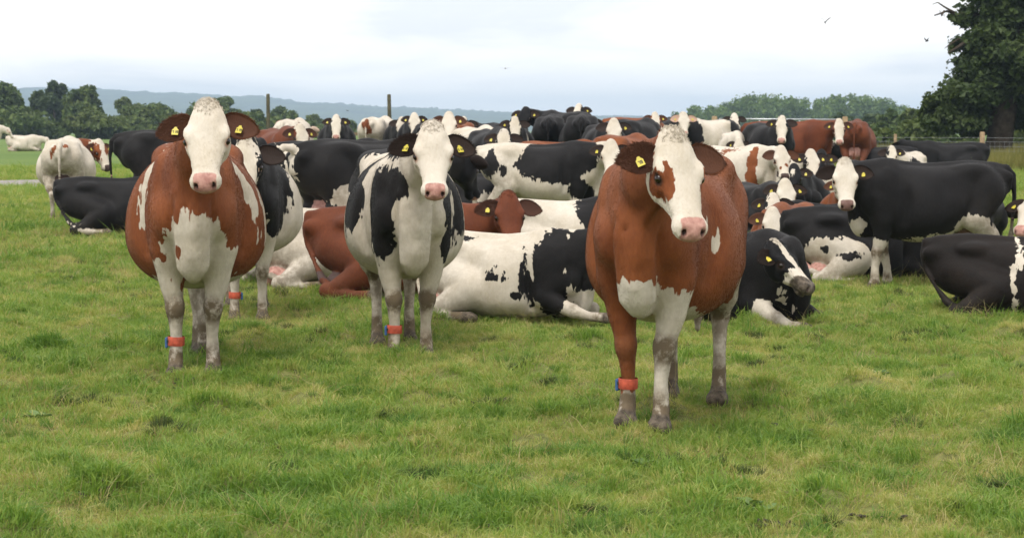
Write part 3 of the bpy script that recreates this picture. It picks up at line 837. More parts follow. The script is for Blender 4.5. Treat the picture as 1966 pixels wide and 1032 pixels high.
HERD = 'dairy cows of the herd in the pasture'
def cow(label, px, d, a, coat='black', base='c', ops=(), fv=0.0, fpitch=62, neckp=35, neckyaw=None, seed=0, scale=1.0,
        h=0.022, pose='stand', tags='lr', band=None, amp=0.03, blotch=None, dirt=1.0, nose=0.0, digits=None, z=0.0, tuft=0.2, hair=0, **kw):
    """a: heading, 0 towards the camera, 90 to the viewer's right, 180 away; fv: the same for the face"""
    hy = (fv - a + 180) % 360 - 180
    if tags == 'lr' and h > 0.0235: tags = ('l', 'r', 'lr')[seed % 3]
    if neckyaw is None: neckyaw = max(-95, min(95, hy * 0.72))
    I = cow_shape(pose=pose, neck=(neckyaw, neckp), face=(hy, fpitch), h=h, **kw)
    f = coat_field(I, base, ops, seed, amp, blotch)
    me = cow_mesh(I, COAT[coat], f, dirt, nose, seed, tuft)
    p = at(px, d)
    root = bpy.data.objects.new('cow', None); COL.objects.link(root)
    root.location = (p.x, p.y, p.z - 0.022 + z); root.rotation_euler = (0, 0, R(a - 90)); root.scale = (scale,) * 3
    tag(root, label, 'cow', HERD)
    body = link('body', me, COAT[coat], root)
    if hair: add_hair(I, f, me, COAT[coat], root, hair, seed)
    H = I['H']; hs = I['hs']; Rm = H[:3, :3]
    def hp(v): return Rm @ np.array(v) + H[:3, 3]
    if h < 0.034:
        for s in (-1, 1):
            e = link('eye', EYE_ME, None, root); e.location = hp((0.198, s * 0.1165, -0.022)); e.scale = (hs,) * 3
    for A0, ax, up, fr, L_, s in I['ears']:
        if ('l' if s > 0 else 'r') not in tags: continue
        c = hp(A0 + ax * L_ * 0.50 - up * 0.028 + fr * 0.020)
        ax_w, fr_w = Rm @ ax / hs, Rm @ fr / hs
        upv = np.array([0, 0, 1.0]); outv = fr_w * 0.9 + np.array([0, 0, 0.15]); outv -= upv * 0.0
        outv /= np.linalg.norm(outv); rgt = np.cross(upv, outv); rgt /= np.linalg.norm(rgt); upv = np.cross(outv, rgt)
        tg = link('ear_tag', TAG_ME, None, root)
        tg.matrix_local = frame4(rgt, upv, outv, c) @ Matrix.Rotation(R(((seed * 37 + (11 if s > 0 else 29)) % 50) - 25), 4, 'Z') @ Matrix.Rotation(R(((seed * 53 + (7 if s > 0 else 31)) % 60) - 30), 4, 'Y') @ Matrix.Scale(0.72, 4)
        if digits:
            dg = link('tag_number', digits_mesh(digits), None, tg)
    if band:
        key, bs = band
        pts = np.array(I['legp'][key][0]); rad = I['legp'][key][1]
        c = pts[4] * 0.80 + pts[5] * 0.20
        axv = pts[4] - pts[5]
        axv = axv / np.linalg.norm(axv)
        mb = MB(); r = 0.0505
        hh = 0.027
        q = [c + axv * t_ for t_ in (-hh, -hh, -hh * .9, hh * .9, hh, hh)]
        mb.tube(q, [r * .80, r * .97, r, r, r * .97, r * .80], 20, cap=False)
        bd = mb.build('leg_band', M_BAND, root)
        mb = MB()
        ct = math.cos(R(bs)); st = math.sin(R(bs))
        mb.box((0, 0, 0), (0.018, 0.046, 0.064))
        dev = mb.build('leg_sensor', M_BLUE, bd, smooth=False)
        dev.location = c + np.array([ct, st, 0]) * 0.056 + np.array([0, 0, -0.01]); dev.rotation_euler = (0, 0, R(bs))
        bv = dev.modifiers.new('bevel', 'BEVEL'); bv.width = 0.008; bv.segments = 2
        mb = MB(); mb.box((0, 0, 0), (0.012, 0.06, 0.014)); 
        lb = mb.build('strap_buckle', M_TAGINK, bd, smooth=False)
        lb.location = c + np.array([ct, st, 0]) * 0.044; lb.rotation_euler = (0, 0, R(bs))
    return root

# ------------------------------------------------------------------ ground
def grass_ground_mat():
    m, t, b, o = new_mat('pasture_ground')
    pos = t.nodes.new('ShaderNodeNewGeometry').outputs['Position']
    n1 = noise(t, pos, 2.2, 5, 0.65); n2 = noise(t, pos, 18.0, 4, 0.7); n3 = noise(t, pos, 0.05, 4)
    c = ramp_of(t, n1, [(0.30, (0.095, 0.125, 0.028)), (0.52, (0.140, 0.165, 0.042)), (0.72, (0.200, 0.190, 0.065))])
    c2 = ramp_of(t, n2, [(0.36, (0.070, 0.062, 0.030)), (0.60, (0.20, 0.195, 0.070))])
    c = mixc(t, 0.45, c, c2)
    far = ramp_of(t, n3, [(0.35, (0.085, 0.145, 0.030)), (0.65, (0.135, 0.190, 0.045))])
    sp = t.nodes.new('ShaderNodeSeparateXYZ'); t.links.new(pos, sp.inputs[0])
    ff = mth(t, 'MULTIPLY_ADD', sp.outputs['Y'], 1 / 35.0, -35 / 35.0, clamp=True)
    c = mixc(t, ff, c, far)
    mud = mth(t, 'MULTIPLY_ADD', noise(t, pos, 2.3, 5, 0.7), 9.0, -5.9, clamp=True)
    mud = mth(t, 'MULTIPLY', mud, mth(t, 'SUBTRACT', 1.0, ff))
    c = mixc(t, mud, c, (0.048, 0.036, 0.024))
    t.links.new(c, b.inputs['Base Color'])
    b.inputs['Roughness'].default_value = 0.9; b.inputs['Specular IOR Level'].default_value = 0.15
    bump(t, b, n2, 0.6, 0.03)
    return m

ys = np.unique(np.concatenate([np.linspace(-40, 4, 12), np.arange(4, 20, 0.10), np.arange(20, 34, 0.16), np.arange(34, 80, 0.6), np.geomspace(80, 7000, 70)]))
nc = 260
tt_ = np.linspace(-1, 1, nc); tt_ = np.sign(tt_) * np.abs(tt_) ** 1.25
X = tt_[None, :] * (9 + 0.62 * np.maximum(ys, 0))[:, None]; Y = np.repeat(ys[:, None], nc, 1)
Z = terrain(X, Y)
V = np.stack([X, Y, Z], -1).reshape(-1, 3)
ii = (np.arange(len(ys) - 1)[:, None] * nc + np.arange(nc - 1)[None, :]).ravel()
F = np.stack([ii, ii + 1, ii + nc + 1, ii + nc], 1)
M_GROUND = grass_ground_mat()
tag(link('ground', mesh_np('ground', V, F), M_GROUND), kind='structure')

# gravel farm track crossing the field on the left
def track_mat():
    m, t, b, o = new_mat('track_gravel')
    pos = t.nodes.new('ShaderNodeNewGeometry').outputs['Position']
    c = ramp_of(t, noise(t, pos, 5.0, 6, 0.7), [(0.35, (0.17, 0.15, 0.14)), (0.65, (0.33, 0.30, 0.29))])
    t.links.new(c, b.inputs['Base Color']); b.inputs['Roughness'].default_value = 0.95
    bump(t, b, noise(t, pos, 22, 4), 0.5, 0.03)
    return m
TRK = np.array([[-46, 46.6], [-34, 47.4], [-24, 48.0], [-16, 48.6], [-9, 49.6], [-3, 51.0], [4, 53.0], [10, 57.0]])
def track_y(x): return np.interp(x, TRK[:, 0], TRK[:, 1])
xs_ = np.arange(-46, 10.01, 0.5); rows = []
for k, off in enumerate(np.linspace(-1.55, 1.55, 9)):
    y = track_y(xs_) + off + 0.18 * np.sin(xs_ * 1.7 + k // 5 * 2) * (abs(off) > 1.2)
    rows.append(np.stack([xs_, y, terrain(xs_, y) + 0.055 - 0.06 * (abs(off) > 1.5)], 1))
V = np.stack(rows, 0).reshape(-1, 3); n_ = len(xs_)
ii = (np.arange(8)[:, None] * n_ + np.arange(n_ - 1)[None, :]).ravel()
tag(link('farm_track', mesh_np('farm_track', V, np.stack([ii, ii + 1, ii + n_ + 1, ii + n_], 1)), track_mat()), kind='structure')

# ------------------------------------------------------------------ far hills
def forest_mat(name, lo, hi, scale):
    m, t, b, o = new_mat(name)
    pos = t.nodes.new('ShaderNodeNewGeometry').outputs['Position']
    f = noise(t, pos, scale, 6, 0.6)
    t.links.new(ramp_of(t, f, [(0.35, lo), (0.65, hi)]), b.inputs['Base Color'])
    b.inputs['Roughness'].default_value = 0.95; b.inputs['Specular IOR Level'].default_value = 0.1
    return m
HD = 4300.0
prof = np.array([[-700, 118], [-300, 108], [-50, 104.5], [60, 104], [120, 103], [200, 106.5], [330, 115], [450, 123], [560, 127.5], [640, 130.5], [720, 135], [800, 139.5], [900, 142.5], [1100, 144], [1500, 143], [1900, 138]])
px_ = np.arange(-700, 1900, 2.0)
rng = np.random.RandomState(5)
ridge = EYE + (HOR - np.interp(px_, prof[:, 0], prof[:, 1])) / FPX * HD
ridge = ridge + 3.0 * wob(px_, px_ * 0, 0.05, 3) + 1.2 * rng.normal(size=len(px_)) + 2.2 * (rng.rand(len(px_)) > 0.9)
rows = []
for k, (fr, hfac) in enumerate([(0.62, 0.0), (0.72, 0.25), (0.82, 0.52), (0.91, 0.80), (0.97, 0.96), (1.0, 1.0), (1.05, 0.9), (1.2, 0.3)]):
    y = HD * fr * np.ones_like(px_)
    x = (px_ - PW / 2) / FPX * HD * (0.8 + 0.2 * fr)
    z = -3 + (ridge + 3) * hfac + (0 if k in (0, 5) else 1) * 2.5 * wob(x * .02, x * 0 + k, 1.0, 40 + k)
    rows.append(np.stack([x, y, z], 1))
V = np.stack(rows, 0).reshape(-1, 3); n_ = len(px_)
ii = (np.arange(7)[:, None] * n_ + np.arange(n_ - 1)[None, :]).ravel()
tag(link('hills', mesh_np('hills', V, np.stack([ii, ii + 1, ii + n_ + 1, ii + n_], 1)), forest_mat('hill_forest', (0.022, 0.040, 0.018), (0.07, 0.10, 0.04), 0.012)), kind='structure')

# ------------------------------------------------------------------ trees
def leaf_mat(name, lo, mid, hi, trans=0.25):
    m, t, b, o = new_mat(name)
    pos = t.nodes.new('ShaderNodeNewGeometry').outputs['Position']
    oi = t.nodes.new('ShaderNodeObjectInfo').outputs['Random']
    a = t.nodes.new('ShaderNodeAttribute'); a.attribute_name = 'vary'
    f = mth(t, 'ADD', mth(t, 'MULTIPLY', noise(t, pos, 0.5, 3), 0.45), mth(t, 'MULTIPLY', a.outputs['Fac'], 0.45))
    f = mth(t, 'ADD', f, mth(t, 'MULTIPLY', oi, 0.10))
    c = ramp_of(t, f, [(0.25, lo), (0.5, mid), (0.78, hi)])
    t.links.new(c, b.inputs['Base Color']); b.inputs['Roughness'].default_value = 0.55
    b.inputs['Specular IOR Level'].default_value = 0.25
    tr = t.nodes.new('ShaderNodeBsdfTranslucent'); t.links.new(mixc(t, 1.0, c, (1.0, 1.0, 0.55), 'MULTIPLY'), tr.inputs['Color'])
    mx = t.nodes.new('ShaderNodeMixShader'); mx.inputs[0].default_value = trans
    t.links.new(b.outputs[0], mx.inputs[1]); t.links.new(tr.outputs[0], mx.inputs[2]); t.links.new(mx.outputs[0], o.inputs['Surface'])
    return m
M_LEAF_OAK = leaf_mat('leaf_oak', (0.022, 0.040, 0.010), (0.042, 0.068, 0.017), (0.072, 0.100, 0.027))
M_LEAF = leaf_mat('leaf_green', (0.040, 0.070, 0.018), (0.080, 0.120, 0.032), (0.145, 0.180, 0.052))
M_LEAF_PALE = leaf_mat('leaf_pale', (0.055, 0.082, 0.022), (0.095, 0.130, 0.036), (0.150, 0.175, 0.055))
M_LEAF_BLUE = leaf_mat('leaf_dark', (0.032, 0.054, 0.024), (0.058, 0.088, 0.038), (0.095, 0.128, 0.054))
M_BARK = simple_mat('bark', (0.060, 0.048, 0.036), 0.95, var=0.45, scale=5, spec=0.1, bmp=0.8)

def leaf_cloud(rng, lobes, n, size, flat=0.35, shell=0.55):
    """n leaf-spray quads spread through ellipsoid lobes (x, y, z, rx, ry, rz)"""
    lobes = np.array(lobes, float)
    w = (lobes[:, 3] * lobes[:, 4] * lobes[:, 5]) ** 0.75; w /= w.sum()
    k = rng.choice(len(lobes), n, p=w)
    d = rng.normal(size=(n, 3)); d /= np.linalg.norm(d, axis=1)[:, None]
    r = rng.rand(n) ** (1 / 3.0); r = shell + (1 - shell) * r
    far_ = rng.rand(n) < 0.12; r = np.where(far_, r * rng.uniform(1.05, 1.32, n), r)      # stray sprays break the outline
    # sub-clumps: pull towards random directions on each lobe so that gaps open between sprays
    ncl = 26
    cd = rng.normal(size=(len(lobes), ncl, 3)); cd /= np.linalg.norm(cd, axis=2)[:, :, None]
    pick = rng.randint(0, ncl, n)
    d = d * 0.42 + cd[k, pick] * (0.9 + 0.25 * rng.rand(n))[:, None]; 
    ln = np.linalg.norm(d, axis=1)[:, None]; d = d / ln * np.clip(ln, 0.5, 1.22)
    P = lobes[k, :3] + d * lobes[k, 3:6] * r[:, None]
    nrm = d * 0.7 + rng.normal(size=(n, 3)) * 0.6 + np.array([0, 0, 0.35]); nrm /= np.linalg.norm(nrm, axis=1)[:, None]
    a = np.cross(nrm, rng.normal(size=(n, 3))); a /= np.linalg.norm(a, axis=1)[:, None]; b = np.cross(nrm, a)
    s = size * (0.45 + 1.1 * rng.rand(n) ** 1.6)[:, None]
    b2 = b * s * 0.42; a2 = a * s * 0.62
    bend = nrm * s * 0.18
    q = np.stack([P - a2 - bend, P - b2 + bend * .4, P + a2 - bend, P + b2 + bend * .4], 1)
    vary = np.repeat((rng.rand(len(lobes), ncl)[k, pick] * .65 + rng.rand(n) * .35), 4)
    return q.reshape(-1, 3), np.arange(4 * n).reshape(-1, 4), vary

def limb_paths(rng, base, top, r0, lobes, n):
    """trunk and limbs reaching into the lobes"""
    mb = MB()
    base = np.array(base, float); top = np.array(top, float)
    ts = np.linspace(0, 1, 7)
    pts = [base + (top - base) * t + np.array([rng.normal() * .04 * r0 * 4, rng.normal() * .04 * r0 * 4, 0]) * (t > 0) for t in ts]
    rad = [r0 * (1.5 if t == 0 else 1.12 if t < .2 else 1 - 0.6 * t) for t in ts]
    mb.tube(pts, rad, 12)
    order = rng.permutation(len(lobes))[:n]
    for i in order:
        l = np.array(lobes[i][:3]); t0 = rng.uniform(0.45, 0.95); a = base + (top - base) * t0
        mid = (a + l) / 2 + np.array([0, 0, 0.12 * np.linalg.norm(l - a)]) + rng.normal(size=3) * .05 * np.linalg.norm(l - a)
        rr = r0 * rng.uniform(.28, .42)
        mb.tube([a, a * .6 + mid * .4, mid, mid * .4 + l * .6, l], [rr * 1.2, rr, rr * .75, rr * .5, rr * .2], 7)
    return mb

def tree(name, label, cat, px, d, height, width, seed, leaf=0.5, n=2600, mat=None, group=None, low=0.12, nl=11, trunk=None, dx=0.0):
    rng = np.random.RandomState(seed)
    p = at(px, d); 
    root = bpy.data.objects.new(name, None); COL.objects.link(root); root.location = (p.x, p.y, p.z - 0.05)
    tag(root, label, cat, group)
    lobes = []
    for i in range(nl):
        t = (i + 0.5) / nl
        zz = height * (low + (1 - low) * (0.14 + 0.74 * t))
        env = math.sin(math.pi * min(1, (0.18 + 0.78 * t))) ** 0.6
        a = rng.uniform(0, 6.283); rr = width * 0.5 * env * rng.uniform(0.25, 0.82)
        rad = width * 0.5 * rng.uniform(0.26, 0.52) * (0.55 + 0.45 * env)
        lobes.append((math.cos(a) * rr + dx * t, math.sin(a) * rr, zz, rad, rad, min(rad * 0.85, height * 0.24)))
    V, F, va = leaf_cloud(rng, lobes, n, leaf)
    V[:, 2] = np.maximum(V[:, 2], 0.02)
    me = mesh_np('crown', V, F, smooth=False); fattr(me, 'vary', va)
    link('crown', me, mat or M_LEAF, root)
    limb_paths(rng, (0, 0, 0), (dx * .6, 0, height * 0.72), trunk or height * 0.028, lobes, 6).build('trunk', M_BARK, root)
    return root

# the old oak at the right edge of the field
def oak():
    rng = np.random.RandomState(77)
    d = 76.0; p = at(1146, d); s = FPX / d
    root = bpy.data.objects.new('oak_tree', None); COL.objects.link(root); root.location = (p.x, p.y, p.z - 0.05)
    tag(root, 'big dark oak with thick leaning trunk behind the wire fence', 'tree')
    y0 = HOR + (EYE - p.z) * s
    def L_(px, py, r, ry=None, rz=None, dep=0.0):
        return ((px - 1146) / s, dep, (y0 - py) / s, r / s, (ry or r) / s, (rz or r) / s)
    lobes = [L_(1092, 128, 30, 34, 22), L_(1080, 118, 18, 20, 14), L_(1112, 104, 34, 38, 20, -.6), L_(1128, 132, 26, 40, 20, .8), L_(1104, 138, 26, 30, 14, -.6),
             L_(1120, 78, 24, 34, 17), L_(1140, 100, 32, 42, 22, 1.0), L_(1150, 70, 32, 42, 24, -1.0), L_(1110, 52, 16, 20, 12, .3), L_(1128, 44, 22, 26, 15, -.8),
             L_(1160, 40, 34, 42, 26, .4), L_(1112, 16, 17, 20, 12, .4), L_(1136, 12, 24, 28, 17), L_(1170, 6, 36, 40, 26), L_(1185, 90, 40, 46, 30), L_(1200, 50, 44, 46, 34), L_(1215, 120, 40, 46, 26),
             L_(1130, -22, 30, 36, 24), L_(1165, -46, 44, 46, 34), L_(1210, -20, 50, 50, 40), L_(1235, 40, 44, 50, 40), L_(1190, -96, 52, 52, 36), L_(1145, -88, 36, 40, 26), L_(1240, -70, 44, 48, 34), L_(1250, 110, 30, 40, 26), L_(1195, 135, 22, 40, 14, 1.5)]
    V, F, va = leaf_cloud(rng, lobes, 80000, 0.185, shell=0.25)
    me = mesh_np('crown', V, F, smooth=False); fattr(me, 'vary', va)
    link('crown', me, M_LEAF_OAK, root)
    mb = MB()
    def q(px, py, dep=0.0): return ((px - 1146) / s, dep, (y0 - py) / s)
    mb.tube([q(1146, y0 + 3), q(1147, y0 - 4), q(1149, 168), q(1152, 140), q(1158, 105), q(1164, 70), q(1170, 20), q(1176, -40)], [0.85, 0.60, 0.50, 0.46, 0.44, 0.38, 0.28, 0.14], 14)
    for pts, r in (([(1156, 118), (1138, 108), (1115, 112), (1092, 122)], .20), ([(1160, 92), (1140, 78), (1120, 76), (1102, 82)], .18), ([(1165, 66), (1140, 52), (1122, 46), (1104, 50), (1094, 56), (1086, 60)], .15),
                   ([(1168, 40), (1140, 22), (1118, 16), (1100, 16), (1088, 12), (1074, 17)], .12), ([(1160, 100), (1185, 88), (1215, 80)], .22), ([(1166, 60), (1195, 40), (1220, 20)], .2), ([(1172, 10), (1200, -30), (1225, -60)], .2), ([(1110, 48), (1100, 44), (1090, 50), (1082, 55)], .05), ([(1096, 14), (1086, 8), (1078, 2), (1072, 4)], .05), ([(1084, 12), (1080, 18), (1076, 12)], .04)):
        n = len(pts); dep = rng.uniform(-.8, .8)
        mb.tube([q(x, y, dep * i / n) for i, (x, y) in enumerate(pts)], [r * (1 - 0.8 * i / (n - 1)) for i in range(n)], 7)
    mb.build('trunk', M_BARK, root)
oak()

HEDGE = 'hedgerow trees along the far side of the field'
def sized(px, topy, d):          # height of something at d whose top shows at row topy
    p = at(px, d); return EYE + (HOR - topy) / FPX * d - p.z
D1 = 240.0; S1 = FPX / D1
for (px, ty, wpx, dd, mt, lab, nl) in [
    (8, 93, 56, 240, M_LEAF, 'broad dark green tree cut by the edge of the field hedge at far left', 12),
    (43, 100, 34, 236, M_LEAF_BLUE, 'dark bluish green tree between two taller hedge trees', 9),
    (64, 87, 36, 262, M_LEAF_BLUE, 'tallest dark tree of the far left hedgerow', 9),
    (101, 95, 56, 250, M_LEAF, 'round mid green tree above the white cow seen from behind', 12),
    (108, 128, 66, 228, M_LEAF_PALE, 'low spreading green bush below the round hedge tree', 9),
    (148, 110, 36, 300, M_LEAF_PALE, 'thin hazy tree with open crown beside the round hedge tree', 7),
    (180, 121, 50, 290, M_LEAF, 'low hedge tree just past the thin open tree', 9),
    (262, 110, 44, 300, M_LEAF, 'green tree rising behind the ear of the stripe-shouldered brown cow', 10),
    (296, 124, 30, 300, M_LEAF_BLUE, 'small dark tree next to the tall wooden post', 8),
    (326, 124, 40, 310, M_LEAF, 'rounded green tree past the tall wooden post', 9),
    (362, 133, 30, 320, M_LEAF_PALE, 'small pale tree on the hedge line under the blue hills', 8),
    (398, 139, 32, 320, M_LEAF, 'lowest little tree at the end of the left hedge line', 8)]:
    tree('hedge_tree', lab, 'tree', px, dd, sized(px, ty, dd), wpx / FPX * dd, int(px) + 3, leaf=0.50, n=5000, mat=mt, group=HEDGE, low=0.03, nl=nl + 6)
for px, ty, wpx, dd, lab in [(-22, 118, 90, 232, 'low hedge bush at the picture edge below the broad tree'), (34, 124, 84, 226, 'low dark hedge bush below the broad tree'), (165, 122, 90, 250, 'low hedge bush behind the black standing cow'), (225, 122, 96, 260, 'low hedge bush behind the stripe-shouldered brown cow'), (292, 130, 80, 250, 'low hedge bush at the foot of the tall wooden post'), (356, 140, 76, 260, 'low hedge bush behind the black cows')]:
    tree('hedge_bush', lab, 'bush', px, dd, sized(px, ty, dd), wpx / FPX * dd, 900 + int(px), leaf=0.55, n=2400, mat=M_LEAF, group='low bushes of the left hedgerow', low=0.0, nl=9)

# far wood beyond the gate, one mass
rng = np.random.RandomState(9)
wp = np.array([[780, 131], [795, 124], [815, 119], [832, 122], [846, 114], [858, 109], [885, 108.5], [915, 112], [940, 113], [965, 110], [1000, 110], [1022, 114], [1042, 122], [1065, 130], [1100, 134], [1240, 128]])
lobes = []
for row, dd in enumerate((560.0, 580.0, 602.0)):
    for px in np.arange(786, 1240, 9.5):
        pxx = px + rng.uniform(-3, 3)
        p = at(pxx, dd); top = sized(pxx, np.interp(pxx, wp[:, 0], wp[:, 1]) + rng.uniform(0, 3.5) + (0 if row else rng.uniform(0, 5)), dd)
        w = rng.uniform(1.5, 2.6)
        for k in range(3):
            lobes.append((p.x + rng.normal() * 0.8, dd + rng.normal() * 1.5, p.z + top * (0.25 + 0.28 * k), w * (1.15 - .2 * k), w, top * 0.20))
V, F, va = leaf_cloud(rng, lobes, 60000, 0.72, shell=0.45)
M_WOOD = leaf_mat('leaf_wood', (0.055, 0.105, 0.022), (0.100, 0.165, 0.036), (0.160, 0.225, 0.055))
me = mesh_np('wood', V, F, smooth=False); fattr(me, 'vary', va)
tag(link('distant_wood', me, M_WOOD), 'hazy green wood of tall trees beyond the metal gate', 'wood', kind='stuff')

for px, ty, wpx, dd, mt, lab in [
    (968, 133, 44, 210, M_LEAF_BLUE, 'dark low bush below the distant wood, behind the brown cows'),
    (1000, 131, 40, 190, M_LEAF_BLUE, 'dark rounded bush just short of the distant wood'),
    (1022, 126, 34, 175, M_LEAF, 'green bush left of the oak, below the end of the wood'),
    (1046, 124, 36, 150, M_LEAF_PALE, 'pale green bush at the left edge of the oak'),
    (1014, 148, 54, 100, M_LEAF_PALE, 'bright green bramble bush behind the slim fence post'),
    (1052, 140, 56, 104, M_LEAF_PALE, 'tall grassy bush below the left side of the oak'),
    (1090, 154, 60, 104, M_LEAF, 'dark green bush between the two fence posts'),
    (1118, 160, 36, 100, M_LEAF, 'bush just left of the oak trunk'),
    (1180, 142, 34, 100, M_LEAF_PALE, 'leafy bush at the right of the oak trunk')]:
    tree('field_bush', lab, 'bush', px, dd, sized(px, ty, dd), wpx / FPX * dd, 300 + int(px), leaf=0.0021 * dd + 0.06, n=3200, mat=mt, group='bushes behind the wire fence', low=0.0, nl=10)

# ------------------------------------------------------------------ fences and gate
M_POST = simple_mat('weathered_post', (0.17, 0.125, 0.075), 0.9, var=0.35, scale=9, bmp=0.4)
M_POST2 = simple_mat('pale_post', (0.30, 0.215, 0.125), 0.9, var=0.3, scale=9, bmp=0.4)
M_POSTG = simple_mat('mossy_post', (0.075, 0.07, 0.042), 0.95, var=0.4, scale=9, bmp=0.4)
M_GALV = simple_mat('galvanised_steel', (0.52, 0.54, 0.56), 0.42, metal=0.75, var=0.12, scale=6)
M_WIRE = simple_mat('fence_wire', (0.26, 0.27, 0.28), 0.5, metal=0.6, var=0.1)
def post(mb, x, y, hgt, w, lean=0.0):
    z = gz(x, y)
    mb.tube([(x, y, z - .3), (x + lean * .5, y, z + hgt * .5), (x + lean, y, z + hgt - .03), (x + lean, y, z + hgt)], [w, w, w * .96, w * .7], 9)
for px, d, ty, w, lean, lab in [(309.5, 57, 108, 0.052, 0.0, 'tall mossy wooden post above the cows at left'), (450, 57, 108.5, 0.055, -0.04, 'tall slightly leaning wooden post behind the black and white cow')]:
    p = at(px, d); mb = MB(); post(mb, p.x, p.y, EYE + (HOR - ty) / FPX * d - p.z, w, lean)
    tag(mb.build('fence_post', M_POSTG), lab, 'post')
# wooden rail fence, mostly hidden by the herd
root = bpy.data.objects.new('rail_fence', None); COL.objects.link(root); tag(root, 'wooden post and rail fence glimpsed behind the back row of cows', 'fence')
pxs = [282, 330, 386, 440, 496, 552, 607, 664, 720, 776]
for i, px in enumerate(pxs):
    p = at(px, 68); mb = MB(); mb.box((p.x, p.y, p.z + .45), (.11, .09, 1.16)); mb.build('post', M_POST, root, smooth=False)
    if i:
        a = at(pxs[i - 1], 68); L_ = p.x - a.x
        for zz in (0.25, 0.60, 0.95):
            mb = MB(); mb.box(((a.x + p.x) / 2, p.y - .065, p.z + zz), (L_ - .012, .03, .10)); mb.build('rail', M_POST, root, smooth=False)
# tubular field gate
root = bpy.data.objects.new('field_gate', None); COL.objects.link(root); tag(root, 'grey galvanised tubular gate behind the herd, near the brown cow', 'gate')
g0, g1 = at(828, 64), at(966, 64)
for zz in (0.28, 0.50, 0.73, 0.96, 1.20, 1.46):
    mb = MB(); mb.tube([(g0.x, 64, g0.z + zz), (g1.x, 64, g1.z + zz)], 0.023, 8); mb.build('bar', M_GALV, root)
for x in np.linspace(g0.x, g1.x, 4):
    mb = MB(); mb.tube([(x, 64 + .02, g0.z + .2), (x, 64 + .02, g0.z + 1.47)], 0.026, 8); mb.build('upright', M_GALV, root)
mb = MB(); post(mb, g0.x - .16, 64, 1.55, .09); mb.build('gate_post', M_POST2, root)
mb = MB(); post(mb, g1.x + .16, 64, 1.55, .09); mb.build('gate_post', M_POST2, root)
# wire fence on the right
root = bpy.data.objects.new('wire_fence', None); COL.objects.link(root); tag(root, 'wire mesh fence on wooden posts in front of the oak', 'fence')
fp = []
for px, d, ty, w in [(975, 71, 156, .05), (1030, 70, 154, .055), (1130, 67.5, 151.5, .085), (1232, 66, 152, .07), (1330, 65, 152, .07)]:
    p = at(px, d); hgt = EYE + (HOR - ty) / FPX * d - p.z; mb = MB(); post(mb, p.x, p.y, hgt, w); mb.build('post', M_POST2, root); fp.append(p)
for i in range(len(fp) - 1):
    a, b = fp[i], fp[i + 1]
    for zz in (0.15, 0.3, 0.45, 0.6, 0.75, 0.88):
        mb = MB(); mb.tube([(a.x, a.y - .06, a.z + zz), ((a.x + b.x) / 2, (a.y + b.y) / 2 - .06, (a.z + b.z) / 2 + zz - .01), (b.x, b.y - .06, b.z + zz)], 0.0055, 4, cap=False); mb.build('wire', M_WIRE, root)
    mb = MB()
    for t in np.arange(0.03, 1, 0.055):
        q = a.lerp(b, t); mb.tube([(q.x, q.y - .06, q.z + .15), (q.x, q.y - .06, q.z + .75)], 0.004, 3, cap=False)
    o = mb.build('mesh_wire', M_WIRE, root)

# ------------------------------------------------------------------ birds
M_BIRD = simple_mat('bird_feather', (0.035, 0.033, 0.036), 0.7)
def bird(label, px, py, d, span, rz, tilt, up):
    z = EYE + (HOR - py) / FPX * d; x = (px - PW / 2) / FPX * d
    root = bpy.data.objects.new('bird', None); COL.objects.link(root); root.location = (x, d, z); root.rotation_euler = (0, tilt, rz)
    tag(root, label, 'bird', 'small birds flying over the herd')
    mb = MB(); k = span
    mb.tube([(-.20 * k, 0, 0.01 * k), (-.12 * k, 0, 0), (0, 0, 0), (.10 * k, 0, .005 * k), (.16 * k, 0, .012 * k), (.20 * k, 0, .008 * k)], [.012 * k, .035 * k, .055 * k, .048 * k, .034 * k, .006 * k], 8)
    for s in (-1, 1):
        mb.add([(-.17 * k, s * .01 * k, .012 * k), (-.36 * k, s * .09 * k, .012 * k), (-.24 * k, s * .012 * k, .006 * k), (-.17 * k, s * .01 * k, .004 * k)], [[0, 1, 2, 3]])
    mb.build('body', M_BIRD, root)
    for s in (-1, 1):
        mb = MB(); pr = [(0, .09, -.07), (.16, .11, -.06), (.30, .07, -.05), (.50, -.10, -.14)]
        V = []; F = []
        for y, f, b in pr:
            zz = up * k * (y - 0.55 * y * y) * 1.6
            for e in (.006, -.006):
                V += [(f * k, s * y * k, zz + e * k * (1 - y)), (b * k, s * y * k, zz + e * k * .4)]
        for i in range(3):
            o = i * 4
            F += [[o, o + 1, o + 5, o + 4], [o + 2, o + 6, o + 7, o + 3], [o, o + 4, o + 6, o + 2], [o + 1, o + 3, o + 7, o + 5]]
        mb.add(V, F); mb.build('wing', M_BIRD, root)
bird('small dark bird with wings raised high above the herd', 948, 27, 48, 0.26, R(250), R(-25), 1.0)
bird('small dark bird banking beside the oak crown', 1065, 48, 48, 0.24, R(200), R(15), 0.6)
bird('tiny gliding bird above the cows in the centre of the sky', 582, 79, 60, 0.34, R(265), R(0), 0.08)
bird('tiny distant bird in front of the blue hills', 401, 127.5, 90, 0.25, R(230), R(10), 0.3)

# ------------------------------------------------------------------ the herd
WF = [('w', 'head')]                              # white face
FACE = [('w', 'h', (0.25, 0, 0.0), (0.40, 0.105, 0.22)), ('w', 'h', (0.45, 0, -0.05), (0.16, 0.16, 0.16))]
SOCKS = [('w', 'legs', 0.52)]
BELLY = [('w', 'b', (-0.1, 0, 0.50), (0.75, 0.36, 0.20))]

